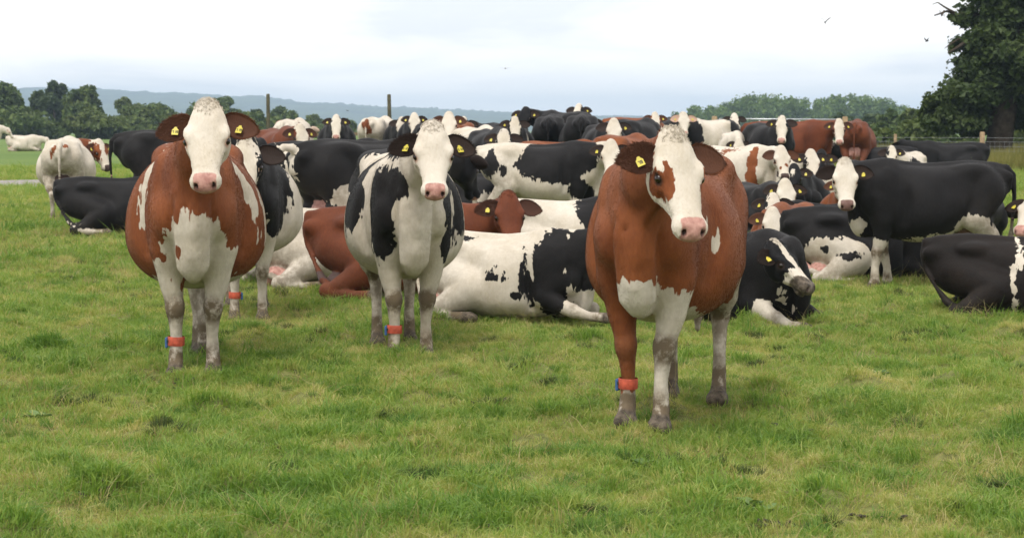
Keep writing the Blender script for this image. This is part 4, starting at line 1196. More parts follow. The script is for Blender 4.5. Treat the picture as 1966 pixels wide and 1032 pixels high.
# three cows in front
cow('nearest brown cow with white face and brown eye patch, standing before the herd', 770, 11.7, -15, 'red', 'c',
    [('w', 'head'), ('c', 'h', (0.215, -0.115, -0.03), (0.095, 0.072, 0.085)), ('c', 'h', (0.20, 0.135, -0.05), (0.085, 0.055, 0.075)), ('c', 'h', (0.02, 0.13, -0.08), (0.10, 0.05, 0.06)), ('c', 'h', (0.02, -0.13, -0.08), (0.10, 0.05, 0.06)),
     ('w', 'b', (0.84, 0.0, 0.64), (0.20, 0.17, 0.13)), ('w', 'b', (0.3, 0.0, 0.50), (0.7, 0.30, 0.14)), ('w', 'fl', 0.32), ('c', 'fr', -0.2), ('w', 'fr', 0.86), ('w', 'hind', 0.42),
     ('w', 'b', (0.42, 0.40, 1.02), (0.03, 0.1, 0.07)), ('w', 'b', (0.36, 0.40, 0.95), (0.02, 0.1, 0.05)), ('w', 'b', (0.5, 0.36, 1.12), (0.02, 0.1, 0.05)), ('w', 'b', (0.1, 0.42, 0.75), (0.03, 0.1, 0.03)), ('w', 'b', (-0.05, 0.2, 1.40), (0.3, 0.06, 0.05))],
    fv=20, fpitch=60, neckp=33, neckyaw=38, seed=3, h=0.0125, band=('fr', 262), belly=0.92, deep=0.02, dirt=1.35, amp=0.02, tags='r', digits='78', hs=0.93, hl=1.03, droop=0.05, roll=-3, scale=1.05,
    legs={'fr': (0.0, 0.005), 'fl': (0.12, -0.025), 'hl': (0.2, 0.05), 'hr': (0.0, 0.03)}, hair=80000)
cow('brown cow with white stripes on both shoulders and white chest, standing in front', 226, 14.45, 7, 'red', 'c',
    [('w', 'head'), ('c', 'h', (0.04, 0.125, -0.09), (0.10, 0.045, 0.07)), ('c', 'h', (0.04, -0.125, -0.09), (0.10, 0.045, 0.07)), ('w', 'b', (0.82, 0, 0.74), (0.30, 0.20, 0.25)), ('w', 'b', (0.2, 0, 0.50), (0.8, 0.32, 0.14)), ('w', 'fl', 0.16), ('w', 'fr', 0.34), ('w', 'hind', 0.36), ('c', 'b', (0.58, -0.125, 0.50), (0.07, 0.06, 0.10), 1),
     ('w', 'b', (0.36, -0.24, 1.20), (0.05, 0.25, 0.25)), ('w', 'b', (0.36, 0.26, 1.12), (0.05, 0.25, 0.34)), ('w', 'b', (0.20, 0.40, 0.95), (0.05, 0.15, 0.18)), ('w', 'b', (0.08, -0.30, 1.20), (0.04, 0.2, 0.2)), ('w', 'b', (0.05, -0.2, 1.38), (0.25, 0.08, 0.05)),
     ('c', 'b', (0.88, -0.09, 0.78), (0.03, 0.03, 0.03))],
    fv=4, fpitch=60, neckp=48, neckyaw=18, seed=8, scale=1.12, h=0.0135, band=('fr', 262), belly=0.95, deep=0.02, dirt=1.35, amp=0.025, digits='719', hs=0.94, hl=1.0, droop=0.22, roll=3,
    legs={'fl': (0.0, -0.01), 'fr': (0.02, 0.0), 'hl': (0.12, -0.12), 'hr': (0.05, 0.13)}, hair=80000)
cow('black and white cow with all-white face and black side bands, standing front centre', 464, 15.7, 8, 'black', 'w',
    [('c', 'b', (0.68, -0.26, 1.00), (0.17, 0.14, 0.36)), ('c', 'b', (0.16, -0.30, 1.15), (0.16, 0.40, 0.36)), ('c', 'b', (0.24, -0.38, 0.92), (0.08, 0.2, 0.10)), ('c', 'b', (0.68, 0.27, 0.96), (0.17, 0.12, 0.32)), ('c', 'b', (0.35, 0.34, 1.12), (0.09, 0.2, 0.26)), ('c', 'b', (-0.45, 0.1, 1.2), (0.30, 0.5, 0.35)), ('c', 'b', (0.55, 0, 1.42), (0.35, 0.22, 0.10)),
     ('w', 'head'), ('c', 'ear'), ('c', 'h', (0.02, 0.12, -0.08), (0.08, 0.04, 0.06)), ('c', 'h', (0.02, -0.12, -0.08), (0.08, 0.04, 0.06)), ('c', 'b', (0.82, 0.14, 1.22), (0.14, 0.08, 0.13)), ('c', 'b', (0.82, -0.14, 1.22), (0.14, 0.08, 0.13))],
    fv=6, fpitch=60, neckp=40, neckyaw=14, seed=21, scale=1.10, h=0.0135, band=('fr', 262), belly=0.90, dirt=1.35, amp=0.03, digits='512', hs=0.91, hl=0.96, droop=0.30, roll=-2,
    legs={'fl': (0.0, -0.01), 'fr': (0.06, 0.0), 'hl': (0.1, -0.05), 'hr': (0.2, 0.0)}, hair=80000)
cow('black and white cow with white blaze standing half hidden behind the striped brown cow', 284, 18.6, 8, 'black', 'c',
    FACE + [('c', 'ear'), ('w', 'b', (0.05, 0.40, 0.75), (0.35, 0.25, 0.55)), ('w', 'b', (0.3, 0.0, 0.55), (0.7, 0.34, 0.25)), ('w', 'legs', 0.25), ('c', 'b', (0.40, 0.40, 0.95), (0.10, 0.1, 0.30)), ('w', 'b', (0.9, 0, 0.75), (0.2, 0.2, 0.15))],
    fv=-2, neckp=34, neckyaw=-2, seed=31, h=0.018, hair=45000, band=('fr', 100), belly=1.05, scale=1.05, tags='r')
# cows lying just behind
cow('white cow with black shoulder and spots lying in front centre', 578, 17.9, 72, 'black', 'w',
    [('c', 'b', (0.62, -0.2, 1.05), (0.16, 0.5, 0.45)), ('c', 'b', (0.40, -0.36, 1.02), (0.06, 0.2, 0.20)), ('c', 'b', (0.10, -0.36, 1.12), (0.14, 0.15, 0.055)), ('c', 'b', (0.30, -0.42, 0.92), (0.05, 0.12, 0.05)), ('c', 'b', (-0.65, -0.3, 0.74), (0.13, 0.3, 0.07)), ('c', 'b', (-0.3, -0.15, 1.36), (0.10, 0.1, 0.05)), ('c', 'b', (0.9, 0, 1.2), (0.2, 0.4, 0.3)), ('c', 'head'), ('w', 'h', (0.4, 0, -0.05), (0.25, 0.06, 0.2)), ('c', 'ear')],
    pose='lie', side=-1, fv=100, fpitch=38, neckp=32, seed=41, h=0.017, hair=45000, foreleg=True, tags='r', scale=0.88)
cow('red brown cow lying behind the front black and white cow, ears spread, facing the camera', 462, 20.6, 82, 'chestnut', 'c', [('c', 'head')],
    pose='lie', side=-1, fv=8, fpitch=55, neckp=38, seed=43, h=0.018, hair=45000, tags='r', scale=1.05, nose=1.0, tuft=0.0)
cow('white cow with black spots lying with its rump towards the red brown cow', 360, 22.0, 118, 'black', 'w',
    [('c', 'b', (0.0, -0.32, 1.15), (0.10, 0.2, 0.05)), ('c', 'b', (0.40, -0.1, 1.30), (0.12, 0.2, 0.14)), ('c', 'b', (0.22, -0.4, 1.05), (0.05, 0.2, 0.05)), ('c', 'head')],
    pose='lie', side=-1, fv=150, neckp=20, seed=44, h=0.02, dirt=1.3)
cow('black cow lying with white foreleg and white muzzle beside the nearest brown cow', 842, 18.1, 42, 'black', 'c',
    [('w', 'h', (0.42, 0, -0.05), (0.17, 0.16, 0.16)), ('w', 'h', (0.20, 0, 0.04), (0.35, 0.035, 0.05)), ('w', 'fr', 0.30), ('w', 'b', (0.80, -0.2, 0.72), (0.10, 0.12, 0.22)), ('c', 'ear')],
    pose='lie', side=-1, fv=50, fpitch=42, neckp=20, neckyaw=-78, nl=0.85, scale=0.95, seed=46, h=0.018, hair=45000, foreleg=True, tags='r')
cow('white-faced black cow lying behind the white-muzzled lying cow', 955, 25.5, -72, 'black', 'c', FACE + [('c', 'ear')],
    pose='lie', side=1, fv=4, neckp=38, seed=47, h=0.022, scale=0.86)
cow('black cow with white spotted thigh lying left of the standing black cow', 990, 22.8, 97, 'black', 'c',
    [('w', 'b', (-0.45, -0.35, 0.85), (0.36, 0.4, 0.30)), ('w', 'hind', 0.2), ('c', 'b', (-0.25, -0.42, 0.95), (0.10, 0.12, 0.06)), ('c', 'b', (-0.5, -0.42, 1.02), (0.06, 0.12, 0.04))],
    pose='lie', side=-1, fv=165, neckp=15, seed=48, h=0.02)
cow('black cow lying behind the legs of the standing black cow', 1050, 24.6, 98, 'black', 'c', [('w', 'b', (-0.6, -0.3, 0.75), (0.16, 0.3, 0.10))], pose='lie', side=-1, fv=170, neckp=10, seed=49, h=0.022)
cow('blackish cow with white girth band lying at the right edge', 1166, 18.2, 82, 'darkbrown', 'c',
    [('w', 'b', (0.02, -0.3, 1.05), (0.035, 0.4, 0.40)), ('w', 'b', (0.40, -0.1, 1.42), (0.06, 0.2, 0.12)), ('w', 'b', (0.62, -0.3, 0.66), (0.16, 0.25, 0.16)), ('w', 'front', 0.5)],
    pose='lie', side=-1, fv=120, neckp=25, seed=50, h=0.018, hair=45000, scale=0.86, udder=False)
cow('pink-nosed pale-faced cow peeking in at the right edge behind the lying dark cow', 1290, 22.0, -75, 'black', 'c', WF + [('c', 'ear')], pose='lie', side=1, fv=-35, fpitch=40, neckp=40, seed=51, h=0.022)
cow('black cow lying in the grass at far left below the white cow', 134, 31.0, 100, 'black', 'c', [('w', 'hind', 0.7)], pose='lie', side=-1, fv=175, neckp=10, seed=52, h=0.022, udder=False)
cow('black and white cow lying low behind the white spotted lying cow', 640, 24.0, 98, 'black', 'w', [('c', 'b', (0.4, 0, 1.2), (0.3, 0.5, 0.3)), ('c', 'head')], pose='lie', side=-1, fv=160, neckp=15, seed=53, h=0.022)
# standing in the middle
cow('glossy black cow with white face and white forelegs standing side-on at right', 1072, 21.6, -82, 'black', 'c',
    WF + [('c', 'ear'), ('c', 'h', (0.05, -0.13, -0.07), (0.1, 0.05, 0.08)), ('c', 'h', (0.05, 0.13, -0.07), (0.1, 0.05, 0.08)), ('w', 'front', 0.45), ('w', 'b', (0.86, 0, 0.72), (0.12, 0.2, 0.12)), ('w', 'b', (-0.25, 0, 0.54), (0.60, 0.5, 0.085)), ('w', 'b', (-0.42, 0.25, 0.72), (0.20, 0.3, 0.16)), ('w', 'hind', 0.36)],
    fv=-2, neckp=24, seed=61, h=0.016, hair=45000, scale=0.94, udder=True, nose=0.75, tags='l', legs={'fl': (0.14, 0), 'fr': (-0.08, 0), 'hl': (0.0, 0), 'hr': (0.12, 0)})
cow('black cow with white hindquarters standing side-on, white face at centre', 620, 30.0, 84, 'black', 'w',
    [('c', 'b', (0.22, 0, 1.10), (0.56, 0.6, 0.36)), ('c', 'b', (0.45, 0, 1.2), (0.45, 0.5, 0.35)), ('c', 'b', (-0.66, -0.2, 1.12), (0.11, 0.25, 0.22)), ('c', 'b', (-0.48, -0.25, 0.98), (0.07, 0.2, 0.10)), ('c', 'b', (0.6, 0, 0.75), (0.2, 0.4, 0.2)), ('w', 'b', (0.95, 0, 0.95), (0.12, 0.3, 0.2)), ('w', 'head'), ('c', 'ear')],
    fv=-4, neckp=26, seed=62, h=0.02, tags='r', nose=0.8, tailswing=0.0)
cow('white cow with red brown spots and brown face marks standing right of centre', 842, 32.0, 40, 'red', 'w',
    [('c', 'b', (0.62, -0.1, 1.05), (0.13, 0.4, 0.32)), ('c', 'h', (0.18, 0.10, -0.04), (0.06, 0.04, 0.05)), ('c', 'h', (0.18, -0.10, -0.04), (0.06, 0.04, 0.05)), ('c', 'h', (0.30, 0.06, 0.0), (0.03, 0.025, 0.05)), ('c', 'h', (0.33, -0.05, 0.0), (0.03, 0.025, 0.05)), ('c', 'ear'), ('c', 'b', (0.1, -0.2, 1.32), (0.2, 0.14, 0.05)), ('c', 'b', (-0.1, -0.3, 1.12), (0.10, 0.2, 0.06)), ('c', 'b', (0.2, -0.4, 1.05), (0.06, 0.2, 0.05)), ('c', 'b', (0.3, -0.4, 0.92), (0.05, 0.2, 0.09)), ('c', 'b', (-0.35, -0.2, 1.2), (0.12, 0.2, 0.08))],
    fv=10, neckp=22, seed=63, h=0.022, scale=0.93, nose=1.0, amp=0.05, tags='')
cow('black cow with white flank stripe standing with its rump beside the blazed cow', 378, 27.0, 120, 'black', 'c',
    [('w', 'b', (-0.62, -0.26, 1.20), (0.05, 0.25, 0.26)), ('w', 'hind', 0.18), ('w', 'b', (-0.4, -0.2, 0.72), (0.2, 0.3, 0.14))], fv=150, neckp=10, seed=64, h=0.022, scale=1.06)
cow('black and white cow swishing a long white tail behind the front black and white cow', 424, 22.6, 128, 'black', 'c',
    [('w', 'tailend'), ('w', 'b', (-0.5, -0.3, 0.85), (0.16, 0.2, 0.14)), ('w', 'hind', 0.55), ('w', 'b', (-0.9, 0, 1.2), (0.06, 0.06, 0.2))], fv=150, neckp=10, seed=65, h=0.022, tail='lift', scale=1.08)
cow('white cow seen from behind at far left, brown and white face looking back', 76, 35.0, 186, 'red', 'w',
    [('c', 'b', (0.95, 0, 1.25), (0.24, 0.4, 0.30)), ('c', 'h', (0.14, 0.10, -0.06), (0.16, 0.075, 0.14)), ('c', 'h', (0.14, -0.10, -0.06), (0.16, 0.075, 0.14)), ('c', 'ear'), ('c', 'b', (-0.88, 0.1, 1.22), (0.06, 0.05, 0.10)), ('c', 'b', (-0.88, -0.10, 1.30), (0.06, 0.04, 0.06))],
    fv=52, neckp=18, neckyaw=-95, seed=66, h=0.022, nose=1.0, dirt=1.2, belly=1.1)
cow('black cow standing side-on between the white rear-view cow and the striped brown cow', 206, 32.0, 96, 'black', 'c', [('w', 'b', (-0.3, -0.2, 0.62), (0.2, 0.3, 0.1)), ('w', 'hind', 0.7)], fv=165, neckp=8, seed=67, h=0.024, scale=1.08)
cow('all white cow lying on the far rise at the left edge', 28, 108.0, 84, 'red', 'w', [], pose='lie', side=-1, fv=100, neckp=10, seed=68, h=0.045, tags='')
cow('pale cow cut off by the left edge on the far rise', -18, 106.0, 90, 'red', 'w', [], pose='stand', fv=90, neckp=0, seed=69, h=0.045, tags='')
# further back
FAR = dict(h=0.028, scale=1.07)
cow('brown cow whose white face shows right beside its flank, behind the spotted cow', 905, 47.0, 86, 'chestnut', 'c', FACE, fv=-4, neckp=26, seed=71, **FAR)
cow('brown cow standing with its rump to the camera near the wire fence', 985, 50.0, 168, 'chestnut', 'c', [('w', 'hind', .7)], fv=170, neckp=0, seed=72, **FAR)
cow('white-faced black cow standing in front of the side-on brown cow', 884, 45.0, 18, 'black', 'c', FACE + [('c', 'ear')], fv=-8, neckp=36, neckyaw=-40, seed=73, **FAR)
cow('black and white cow with black round rump patch left of the gate', 818, 52.0, -48, 'black', 'w', [('c', 'b', (-0.55, 0, 1.15), (0.22, 0.6, 0.3)), ('c', 'b', (0.7, 0, 1.1), (0.25, 0.5, 0.4))], fv=0, neckp=40, seed=74, **FAR)
cow('white-faced brown cow in the back row just past the nearest cow', 749, 56.0, 0, 'red', 'c', FACE, fv=4, neckp=34, seed=75, **FAR)
cow('tan cow back showing highest in the back row', 730, 62.0, 100, 'red', 'c', [], fv=175, neckp=5, seed=76, **FAR)
cow('black cow side-on in the back row left of the nearest cow', 730, 45.0, 150, 'black', 'c', [], fv=175, neckp=8, seed=77, **{**FAR, 'scale': 1.12})
cow('white-faced black-eared cow looking over between two black cows', 696, 40.5, 6, 'black', 'c', FACE + WF + [('c', 'ear')], fv=0, neckp=30, seed=78, **{**FAR, 'scale': 1.1})
cow('black cow seen from behind next to the white-faced black-eared cow', 671, 45.5, 176, 'black', 'c', [], fv=165, neckp=20, seed=79, **{**FAR, 'scale': 1.2})
cow('black cow turned aside in the middle of the black group', 652, 50.0, -150, 'black', 'c', [], fv=-20, neckp=32, neckyaw=95, seed=80, **{**FAR, 'scale': 1.2})
cow('broad black cow seen from behind at the left of the black group', 634, 47.0, 176, 'black', 'c', [], fv=175, neckp=18, seed=81, belly=0.95, **{**FAR, 'scale': 1.14})
cow('black and white cow with striped chest facing the camera in the back row', 592, 45.0, 0, 'black', 'c', FACE + [('w', 'b', (0.45, 0.26, 1.1), (0.05, 0.2, 0.3)), ('w', 'b', (0.45, -0.26, 1.1), (0.05, 0.2, 0.3)), ('c', 'ear')], fv=2, neckp=36, seed=82, **FAR)
cow('black cow with white blaze turned right in the back row', 558, 48.0, -25, 'black', 'c', FACE + [('c', 'ear')], fv=-5, neckp=34, seed=83, **FAR)
cow('white-faced cow just above the front black and white cow ear', 525, 42.0, -6, 'red', 'c', WF, fv=2, neckp=38, seed=84, **{**FAR, 'scale': 1.12})
cow('black cow back behind the head of the front black and white cow', 500, 46.0, 168, 'black', 'c', [('w', 'b', (0.2, 0.1, 1.38), (0.12, 0.1, 0.05))], fv=160, neckp=30, seed=85, **FAR)
cow('white-faced cow second from the leaning post in the back row', 479, 52.0, 0, 'black', 'c', FACE + WF + [('c', 'ear')], fv=5, neckp=32, seed=86, **FAR)
cow('white-faced cow next to the leaning post in the back row', 462, 54.0, 5, 'black', 'c', FACE + WF + [('c', 'ear')], fv=0, neckp=26, seed=87, **FAR)
cow('pale roan cow with reddish rump turned away under the leaning post', 436, 55.0, 165, 'red', 'w', [('c', 'b', (-0.8, 0, 1.2), (0.1, 0.12, 0.25)), ('c', 'b', (0, 0, 1.3), (0.3, 0.1, 0.1))], fv=170, neckp=10, seed=88, amp=0.06, **FAR)
cow('brown cow with white poll between the blazed cow and the black cows', 322, 38.0, 20, 'chestnut', 'c', FACE, fv=30, neckp=28, seed=89, **FAR)
cow('brown-faced pale cow half hidden at the side of the front black and white cow', 548, 40.0, 20, 'chestnut', 'w', [('c', 'head'), ('c', 'ear')], fv=40, neckp=5, seed=90, **FAR)
cow('red brown cow standing hidden behind the white-rumped black cow', 640, 37.0, 95, 'red', 'c', [], fv=170, neckp=5, seed=91, **{**FAR, 'scale': 0.92})
cow('red brown cow standing behind the white face at centre', 716, 34.5, 150, 'red', 'c', [('w', 'legs', 0.5)], fv=170, neckp=5, seed=92, h=0.024)
cow('black and white cow lying behind the shoulder of the front black and white cow', 556, 31.0, 60, 'black', 'c', FACE + [('w', 'b', (0.3, 0, 1.0), (0.2, 0.5, 0.3))], pose='lie', side=-1, fv=30, neckp=35, seed=94, **FAR)
cow('black and white cow with black eye patch lying, looking over at right of centre', 900, 38.0, 25, 'black', 'w', [('c', 'b', (0.75, 0, 1.0), (0.25, 0.5, 0.35)), ('c', 'h', (0.16, -0.12, -0.06), (0.14, 0.07, 0.12)), ('c', 'ear')], pose='lie', side=-1, fv=4, neckp=42, seed=95, **FAR)
cow('black cow lying with a narrow white forehead mark behind the eye-patched cow', 936, 39.0, 0, 'black', 'c', [('w', 'h', (0.12, 0, 0.04), (0.07, 0.025, 0.05))], pose='lie', side=1, fv=-30, neckp=40, seed=96, **FAR)
cow('brown cow lying with white face just left of the standing black cow', 972, 31.0, -18, 'red', 'c', FACE + WF + [('w', 'b', (0.4, 0.4, 1.0), (0.05, 0.3, 0.3))], pose='lie', side=1, fv=-2, neckp=46, seed=97, **{**FAR, 'scale': 0.88})
cow('brown and white patched cow lying behind the head of the standing black cow', 955, 37.0, 160, 'red', 'w', [('c', 'b', (0.1, -0.2, 1.1), (0.22, 0.4, 0.22)), ('c', 'b', (-0.5, -0.2, 1.1), (0.2, 0.4, 0.2))], pose='lie', side=-1, fv=170, neckp=5, seed=98, **{**FAR, 'scale': 0.95})
cow('black and white cow lying with raised head turned left near the wire fence', 1010, 50.0, -76, 'black', 'c', FACE + [('w', 'b', (-0.2, 0.2, 1.15), (0.10, 0.4, 0.3)), ('w', 'b', (0.5, 0.2, 1.1), (0.07, 0.4, 0.3))], pose='lie', side=1, fv=-70, fpitch=15, neckp=38, seed=100, **FAR)
cow('black cow lying beyond the back of the standing black cow', 1094, 54.0, -92, 'black', 'c', [], pose='lie', side=1, fv=-150, fpitch=30, neckp=30, seed=101, **FAR)

cow('black and white cow with broad blaze wedged between the two front cows at mid distance', 566, 36.0, 12, 'black', 'c', FACE + [('c', 'ear'), ('w', 'b', (0.9, 0, 0.8), (0.2, 0.2, 0.2))], fv=0, neckp=20, seed=121, **FAR)
cow('white-faced black cow at the back just left of the black and white patched rump', 775, 58.0, 8, 'black', 'c', FACE + [('c', 'ear')], fv=0, neckp=34, seed=123, **FAR)
cow('small white-faced cow low behind the spotted cow back', 845, 46.0, 0, 'black', 'w', [('c', 'ear')], fv=-5, neckp=5, seed=124, h=0.028, scale=0.9)
cow('white-faced cow lying just below the spotted cow, beside the nearest brown cow', 862, 29.5, 15, 'black', 'c', FACE + WF + [('c', 'ear')], pose='lie', side=1, fv=6, neckp=30, seed=125, h=0.026)
cow('black cow with white star lying between the eye-patched cow and the standing black cow', 925, 35.0, -10, 'black', 'c', [('w', 'h', (0.12, 0, 0.04), (0.06, 0.03, 0.05))], pose='lie', side=-1, fv=-15, neckp=34, seed=126, h=0.028)
cow('pale cow at the far back just right of the tall mossy post', 338, 52.0, 170, 'red', 'w', [('c', 'b', (-0.4, 0, 1.2), (0.2, 0.4, 0.2))], fv=175, neckp=10, seed=127, **FAR)
cow('white-faced black cow at the far back between the mossy post and the leaning post', 388, 50.0, 5, 'black', 'c', FACE + [('c', 'ear')], fv=3, neckp=34, seed=128, **FAR)

cow('black and white cow with half-black face at the back behind the centre black group', 660, 58.0, 6, 'black', 'w', [('c', 'b', (0.6, 0, 1.1), (0.3, 0.5, 0.4)), ('c', 'h', (0.15, 0.1, -0.04), (0.2, 0.07, 0.15)), ('c', 'ear')], fv=0, neckp=44, seed=132, **{**FAR, 'scale': 1.16})
cow('white-faced black cow at the back between the nearest cow and the gate', 836, 57.0, 4, 'black', 'c', FACE + [('c', 'ear')], fv=0, neckp=34, seed=133, **FAR)
cow('white-faced red cow lying low between the lying black cows at right of centre', 905, 24.8, -25, 'red', 'c', FACE + WF, pose='lie', side=1, fv=0, neckp=20, seed=134, h=0.024, scale=0.9)
cow('black and white patched cow lying at the foot of the wire fence', 1040, 47.0, -30, 'black', 'w', [('c', 'b', (0.3, 0, 1.1), (0.3, 0.5, 0.3)), ('c', 'h', (0.1, -0.1, -0.05), (0.2, 0.08, 0.15)), ('c', 'ear')], pose='lie', side=1, fv=-20, neckp=36, seed=135, h=0.028)

# ------------------------------------------------------------------ grass
def blade_mat(name, stops, trans=0.45, pscale=2.0):
    m, t, b, o = new_mat(name)
    pos = t.nodes.new('ShaderNodeNewGeometry').outputs['Position']
    a = t.nodes.new('ShaderNodeAttribute'); a.attribute_name = 'vary'
    oi = t.nodes.new('ShaderNodeObjectInfo').outputs['Random']
    f = mth(t, 'MULTIPLY', noise(t, pos, pscale, 5, 0.68), 1.25)
    f = mth(t, 'ADD', f, mth(t, 'MULTIPLY', a.outputs['Fac'], 0.34)); f = mth(t, 'ADD', f, mth(t, 'MULTIPLY', oi, 0.20))
    f = mth(t, 'SUBTRACT', f, 0.40)
    tn = t.nodes.new('ShaderNodeAttribute'); tn.attribute_type = 'INSTANCER'; tn.attribute_name = 'tint'
    f = mth(t, 'SUBTRACT', f, mth(t, 'MULTIPLY', tn.outputs['Fac'], 0.30))
    c = ramp_of(t, f, stops)
    t.links.new(c, b.inputs['Base Color']); b.inputs['Roughness'].default_value = 0.5; b.inputs['Specular IOR Level'].default_value = 0.25
    tr = t.nodes.new('ShaderNodeBsdfTranslucent'); t.links.new(mixc(t, 1.0, c, (1.1, 1.1, 0.6), 'MULTIPLY'), tr.inputs['Color'])
    mx = t.nodes.new('ShaderNodeMixShader'); mx.inputs[0].default_value = trans
    t.links.new(b.outputs[0], mx.inputs[1]); t.links.new(tr.outputs[0], mx.inputs[2]); t.links.new(mx.outputs[0], o.inputs['Surface'])
    return m
M_GRASS = blade_mat('grass_blade', [(0.05, (0.108, 0.212, 0.036)), (0.32, (0.205, 0.320, 0.060)), (0.58, (0.350, 0.385, 0.110)), (0.82, (0.56, 0.48, 0.235))])
M_GRASSD = blade_mat('grass_blade_dark', [(0.2, (0.065, 0.150, 0.030)), (0.5, (0.125, 0.245, 0.048)), (0.85, (0.22, 0.31, 0.08))])
M_STRAW = blade_mat('dry_straw', [(0.25, (0.22, 0.18, 0.075)), (0.6, (0.38, 0.31, 0.15)), (0.9, (0.50, 0.42, 0.24))])
M_ROUGH = blade_mat('rough_grass', [(0.25, (0.115, 0.125, 0.030)), (0.55, (0.21, 0.195, 0.060)), (0.85, (0.33, 0.28, 0.115))], pscale=0.35)

def tuft_mesh(name, seed, n, spread, h0, h1, w, mat, lean=0.6):
    r = np.random.RandomState(seed)
    V = []; F4 = []; F3 = []; va = []
    for i in range(n):
        a = r.uniform(0, 6.283); q = spread * math.sqrt(r.rand())
        bx, by = q * math.cos(a), q * math.sin(a)
        hh = r.uniform(h0, h1); az = a + r.normal() * 0.9; le = hh * abs(r.normal()) * lean
        dx, dy = math.cos(az) * le, math.sin(az) * le
        pa = r.uniform(0, 3.1416); wx, wy = math.cos(pa) * w * r.uniform(.6, 1.3), math.sin(pa) * w * r.uniform(.6, 1.3)
        o = len(V)
        V += [(bx - wx, by - wy, -0.01), (bx + wx, by + wy, -0.01), (bx + dx * .35 + wx * .8, by + dy * .35 + wy * .8, hh * .58), (bx + dx * .35 - wx * .8, by + dy * .35 - wy * .8, hh * .58), (bx + dx, by + dy, hh * (1 - .25 * min(1, le / hh)))]
        F4.append((o, o + 1, o + 2, o + 3)); F3.append((o + 3, o + 2, o + 4)); va += [r.rand()] * 5
    me = mesh_np(name, V, F4, F3, smooth=False); fattr(me, 'vary', va); me.materials.append(mat)
    return me

def scatter(name, label, meshes, P, scl, idx, tilt=0.15, seed=1, tint=None):
    """one object: points carrying tufts (geometry nodes), for what nobody could count"""
    r = np.random.RandomState(seed); n = len(P)
    col = bpy.data.collections.new(name + '_source')
    for i, me in enumerate(meshes):
        o = bpy.data.objects.new('%s_source_%02d' % (name, i), me); col.objects.link(o)
    me = bpy.data.meshes.new(name); me.vertices.add(n); me.vertices.foreach_set('co', np.asarray(P, np.float32).ravel())
    fattr(me, 'scl', scl); fattr(me, 'tint', np.zeros(n) if tint is None else tint)
    a = me.attributes.new('idx', 'INT', 'POINT'); a.data.foreach_set('value', np.asarray(idx, np.int32))
    a = me.attributes.new('rot', 'FLOAT_VECTOR', 'POINT')
    a.data.foreach_set('vector', np.stack([r.normal(size=n) * tilt, r.normal(size=n) * tilt, r.uniform(0, 6.283, n)], 1).astype(np.float32).ravel())
    ob = bpy.data.objects.new(name, me); COL.objects.link(ob)
    tag(ob, label, 'grass', kind='stuff')
    ng = bpy.data.node_groups.new(name, 'GeometryNodeTree')
    ng.interface.new_socket('Geometry', in_out='INPUT', socket_type='NodeSocketGeometry')
    ng.interface.new_socket('Geometry', in_out='OUTPUT', socket_type='NodeSocketGeometry')
    gi = ng.nodes.new('NodeGroupInput'); go = ng.nodes.new('NodeGroupOutput')
    ci = ng.nodes.new('GeometryNodeCollectionInfo'); ci.inputs['Collection'].default_value = col
    ci.inputs['Separate Children'].default_value = True; ci.inputs['Reset Children'].default_value = True
    ip = ng.nodes.new('GeometryNodeInstanceOnPoints'); ip.inputs['Pick Instance'].default_value = True
    def na(nm, dt):
        x = ng.nodes.new('GeometryNodeInputNamedAttribute'); x.data_type = dt; x.inputs['Name'].default_value = nm; return x.outputs['Attribute']
    e2r = ng.nodes.new('FunctionNodeEulerToRotation'); ng.links.new(na('rot', 'FLOAT_VECTOR'), e2r.inputs[0])
    ng.links.new(gi.outputs[0], ip.inputs['Points']); ng.links.new(ci.outputs[0], ip.inputs['Instance'])
    ng.links.new(na('idx', 'INT'), ip.inputs['Instance Index']); ng.links.new(e2r.outputs[0], ip.inputs['Rotation']); ng.links.new(na('scl', 'FLOAT'), ip.inputs['Scale'])
    ng.links.new(ip.outputs[0], go.inputs[0])
    md = ob.modifiers.new('scatter', 'NODES'); md.node_group = ng
    return ob

def field_points(r, y0, y1, dens, margin=1.6):
    """random points over the strip of field between two distances, a little wider than the view"""
    hw1 = (PW / 2) / FPX * y1 + margin
    n = int((y1 - y0) * 2 * hw1 * dens)
    y = r.uniform(y0, y1, n); x = r.uniform(-hw1, hw1, n)
    k = np.abs(x) < (PW / 2) / FPX * y + margin
    return x[k], y[k]
r = np.random.RandomState(123)
LAWN = [tuft_mesh('lawn_tuft', 50 + i, 38, 0.085, 0.018, 0.062 + 0.012 * (i % 3), 0.0030, M_GRASS, 1.3) for i in range(6)]
LONG = [tuft_mesh('long_tuft', 70 + i, 70, 0.085, 0.05, 0.135, 0.0032, M_GRASSD, 0.9) for i in range(4)]
M_TUSS = blade_mat('tussock_blade', [(0.2, (0.030, 0.055, 0.016)), (0.5, (0.062, 0.095, 0.026)), (0.85, (0.13, 0.14, 0.05))], trans=0.25)
TUSS = [tuft_mesh('tussock', 110 + i, 80, 0.06, 0.05, 0.12, 0.0028, M_TUSS, 0.7) for i in range(3)]
STRAW = [tuft_mesh('straw', 90 + i, 9, 0.07, 0.03, 0.10, 0.0013, M_STRAW, 2.2) for i in range(4)]
ROUGH = [tuft_mesh('rough_tuft', 95 + i, 40, 0.16, 0.20, 0.62, 0.006, M_ROUGH, 0.35) for i in range(4)]
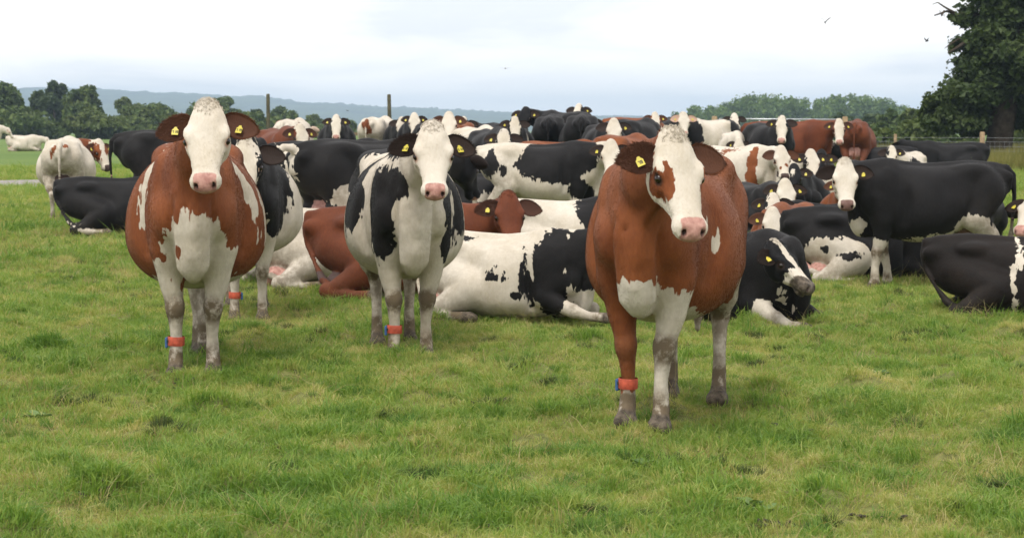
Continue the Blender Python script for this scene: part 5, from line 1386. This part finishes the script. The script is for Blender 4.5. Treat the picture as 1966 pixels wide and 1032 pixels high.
# clump map: hummocks of longer, greener grass between grazed yellow thatch (raster of 4 cm)
RES = 0.04; GX0, GY0, GW, GH = -10.0, 6.0, 500, 900
clump = np.zeros((GH, GW), np.float32)
for k in range(7500):
    cx, cy = r.uniform(GX0, GX0 + GW * RES), r.uniform(GY0, GY0 + GH * RES)
    rad = r.choice([0.07, 0.11, 0.16, 0.24], p=[.38, .34, .2, .08]) * r.uniform(.8, 1.25); amp_ = r.uniform(.45, 1.1)
    ex = r.uniform(1.0, 1.7)
    m = int(2.2 * rad * ex / RES) + 1; ix, iy = int((cx - GX0) / RES), int((cy - GY0) / RES)
    x0, x1, y0, y1 = max(0, ix - m), min(GW, ix + m + 1), max(0, iy - m), min(GH, iy + m + 1)
    if x0 >= x1 or y0 >= y1: continue
    gx, gy = np.meshgrid(np.arange(x0, x1) * RES + GX0 - cx, np.arange(y0, y1) * RES + GY0 - cy)
    v = amp_ * np.exp(-((gx / ex) ** 2 + gy ** 2) / (rad * rad))
    clump[y0:y1, x0:x1] = np.maximum(clump[y0:y1, x0:x1], v)
def clump_at(x, y):
    i = np.clip(((x - GX0) / RES).astype(int), 0, GW - 1); j = np.clip(((y - GY0) / RES).astype(int), 0, GH - 1)
    return np.where(y < GY0 + GH * RES, clump[j, i], 0.45)
X = []; Y = []; S = []
for y0, y1, dens, sc in ((6.5, 12, 380, 0.92), (12, 18, 290, 1.0), (18, 26, 140, 1.25), (26, 40, 48, 1.8), (40, 62, 20, 2.4)):
    x, y = field_points(r, y0, y1, dens); X.append(x); Y.append(y); S.append(np.full(len(x), sc))
x, y, s = map(np.concatenate, (X, Y, S))
c = clump_at(x, y) * (0.75 + 0.35 * wob(x, y, 1.1, 70).clip(-1, 1))
bare = (wob(x, y, 3.1, 71) + 0.7 * wob(x, y, 9, 72)) > 1.0
ontr = np.abs(y - track_y(x)) < 1.5
keep = ~(ontr & (x < 10)) & ~((bare & (c < .2)) & (r.rand(len(x)) < 0.3)); x, y, s, c = x[keep], y[keep], s[keep], c[keep]
s = s * (0.52 + 0.85 * c) * r.uniform(0.75, 1.25, len(x))
scatter('grass', 'short grazed green and yellow pasture grass', LAWN, np.stack([x, y, terrain(x, y)], 1), s, r.randint(0, 6, len(x)), 0.25, 3, tint=c * 1.6 - 0.28 + r.normal(size=len(x)) * .12)
# darker long tufts in clumps
cx, cy = field_points(r, 7.5, 40, 3.0)
X = []; Y = []; S = []
for a, b in zip(cx, cy):
    m = r.randint(2, 10); sp = r.uniform(0.04, 0.16)
    X.append(a + r.normal(size=m) * sp * 1.5); Y.append(b + r.normal(size=m) * sp); S.append(r.uniform(0.4, 0.8, m) * r.uniform(.5, 1.0))
x, y, s = map(np.concatenate, (X, Y, S)); k = np.abs(y - track_y(x)) > 1.6; x, y, s = x[k], y[k], s[k]
scatter('grass_tufts', 'darker long grass growing in clumps', LONG, np.stack([x, y, terrain(x, y)], 1), s, r.randint(0, 4, len(x)), 0.2, 4)
cx, cy = field_points(r, 7.2, 34, 1.1)
X = []; Y = []; S = []
for a, b in zip(cx, cy):
    m = r.randint(4, 9); sp = r.uniform(0.03, 0.075)
    X.append(a + r.normal(size=m) * sp * 1.3); Y.append(b + r.normal(size=m) * sp); S.append(r.uniform(0.35, 0.7, m))
x, y, s = map(np.concatenate, (X, Y, S)); k = np.abs(y - track_y(x)) > 1.6; x, y, s = x[k], y[k], s[k]
scatter('dark_tussocks', 'small dark olive tussocks dotted over the pasture', TUSS, np.stack([x, y, terrain(x, y)], 1), s, r.randint(0, 3, len(x)), 0.2, 14)
x, y = field_points(r, 6.8, 34, 70)
k = (wob(x, y, 2.6, 75) + .6 * wob(x, y, 8, 79) + r.normal(size=len(x)) * .3) + 0.9 * (0.4 - clump_at(x, y)) > 0.35; x, y = x[k], y[k]
scatter('dry_grass', 'dead yellow straw lying in the pasture', STRAW, np.stack([x, y, terrain(x, y) + 0.008], 1), r.uniform(0.6, 1.2, len(x)) * (1 + .02 * (y - 8)), r.randint(0, 4, len(x)), 0.35, 5)
x = r.uniform(9, 30, 9000); y = r.uniform(52, 92, 9000); edge = 58 - (x - 9) * 0.35 + 2.5 * wob(x, y, .5, 78)
k = (y > edge) & (x > 10.5 - (y - 60) * .02); x, y = x[k], y[k]
scatter('rough_grass', 'tall yellow rough grass along the wire fence', ROUGH, np.stack([x, y, terrain(x, y)], 1), r.uniform(0.6, 1.15, len(x)), r.randint(0, 4, len(x)), 0.15, 6)

# bare mud clods and dung crumbs
M_MUD = simple_mat('wet_mud', (0.040, 0.031, 0.022), 0.75, var=0.4, scale=30, spec=0.35, bmp=0.6)
CLOD = []
for i in range(4):
    rr = np.random.RandomState(400 + i); me0 = uv_ball(0.05, 10, 6)
    co = np.zeros(len(me0.vertices) * 3, np.float32); me0.vertices.foreach_get('co', co); co = co.reshape(-1, 3)
    co = co * (1 + 0.35 * np.sin(co @ rr.normal(size=(3, 3)) * 60 + rr.rand(3) * 6)) * np.array([1.3, 1.0, 0.42]) + np.array([0, 0, 0.004])
    me0.vertices.foreach_set('co', co.ravel()); me0.materials.append(M_MUD); me0.update(); CLOD.append(me0)
X = []; Y = []; S = []
for px, py in [(890, 607), (905, 609), (560, 612), (920, 502), (28, 482), (92, 573), (105, 575), (215, 446), (815, 510), (575, 468), (388, 566), (1010, 600)]:
    d = EYE / ((py - HOR) / FPX); x0 = (px - PW / 2) / FPX * d; m = r.randint(4, 9)
    X.append(x0 + r.normal(size=m) * 0.07); Y.append(d + r.normal(size=m) * 0.06); S.append(r.uniform(0.15, 0.42, m))
x, y, s = map(np.concatenate, (X, Y, S))
scatter('mud_clods', 'dark clods of mud and dung trodden into the grass', CLOD, np.stack([x, y, terrain(x, y) + 0.015], 1), s, r.randint(0, 4, len(x)), 0.3, 8)

# broad-leaved weeds
M_DOCK = leaf_mat('weed_leaf', (0.07, 0.13, 0.04), (0.11, 0.18, 0.06), (0.17, 0.25, 0.09))
for px, py, n, lab in [(868, 588, 9, 'broad-leaved grey green weed in the grass at front right'), (886, 594, 6, 'smaller broad-leaved weed next to the grey green one'), (742, 545, 7, 'pale leafy weed in the grass below the nearest cow'), (1015, 436, 8, 'dark leafy weed right of the nearest cow'), (40, 496, 6, 'leafy weed in the grass at far left'), (395, 552, 5, 'small leafy weed in the grass at front centre')]:
    d = EYE / ((py - HOR) / FPX); p = at(px, d); rr = np.random.RandomState(px)
    root = bpy.data.objects.new('weed', None); COL.objects.link(root); root.location = p; tag(root, lab, 'weed', 'weeds in the pasture')
    for i in range(n):
        a = 6.283 * i / n + rr.normal() * .3; L_ = rr.uniform(.05, .10); w = L_ * .24; up = rr.uniform(.35, .9)
        V = []; F = []
        for k in range(6):
            t = k / 5; ww = w * math.sin(math.pi * (t * .92 + .06)) + .002; xx = L_ * t * (1 - .15 * up); zz = L_ * up * (t - .55 * t * t) + .01
            for e_, dz in ((-1, .012), (0, 0), (1, .012)):
                V.append((xx * math.cos(a) - e_ * ww * math.sin(a), xx * math.sin(a) + e_ * ww * math.cos(a), zz + dz * abs(e_)))
        for k in range(5):
            for e_ in (0, 1): o_ = k * 3 + e_; F.append((o_, o_ + 1, o_ + 4, o_ + 3))
        me = mesh_np('leaf', V, F); fattr(me, 'vary', [rr.rand()] * len(V)); link('leaf', me, M_DOCK, root)

# ------------------------------------------------------------------ haze
mb = MB()
hz0, hz1 = np.array([-4700.0, -60.0, -9.0]), np.array([4700.0, 7100.0, 105.0])
mb.box((hz0 + hz1) / 2, hz1 - hz0)
m_h = bpy.data.materials.new('haze'); m_h.use_nodes = True; t = m_h.node_tree; t.nodes.clear()
o = t.nodes.new('ShaderNodeOutputMaterial'); pv = t.nodes.new('ShaderNodeVolumePrincipled')
pv.inputs['Color'].default_value = (0.60, 0.79, 1.0, 1); pv.inputs['Density'].default_value = 0.00025; pv.inputs['Anisotropy'].default_value = 0.0
t.links.new(pv.outputs[0], o.inputs['Volume'])
tag(mb.build('haze', m_h, smooth=False), 'thin blue haze over the distance', 'haze', kind='stuff')
print('script seconds', round(time.time() - T0, 1))
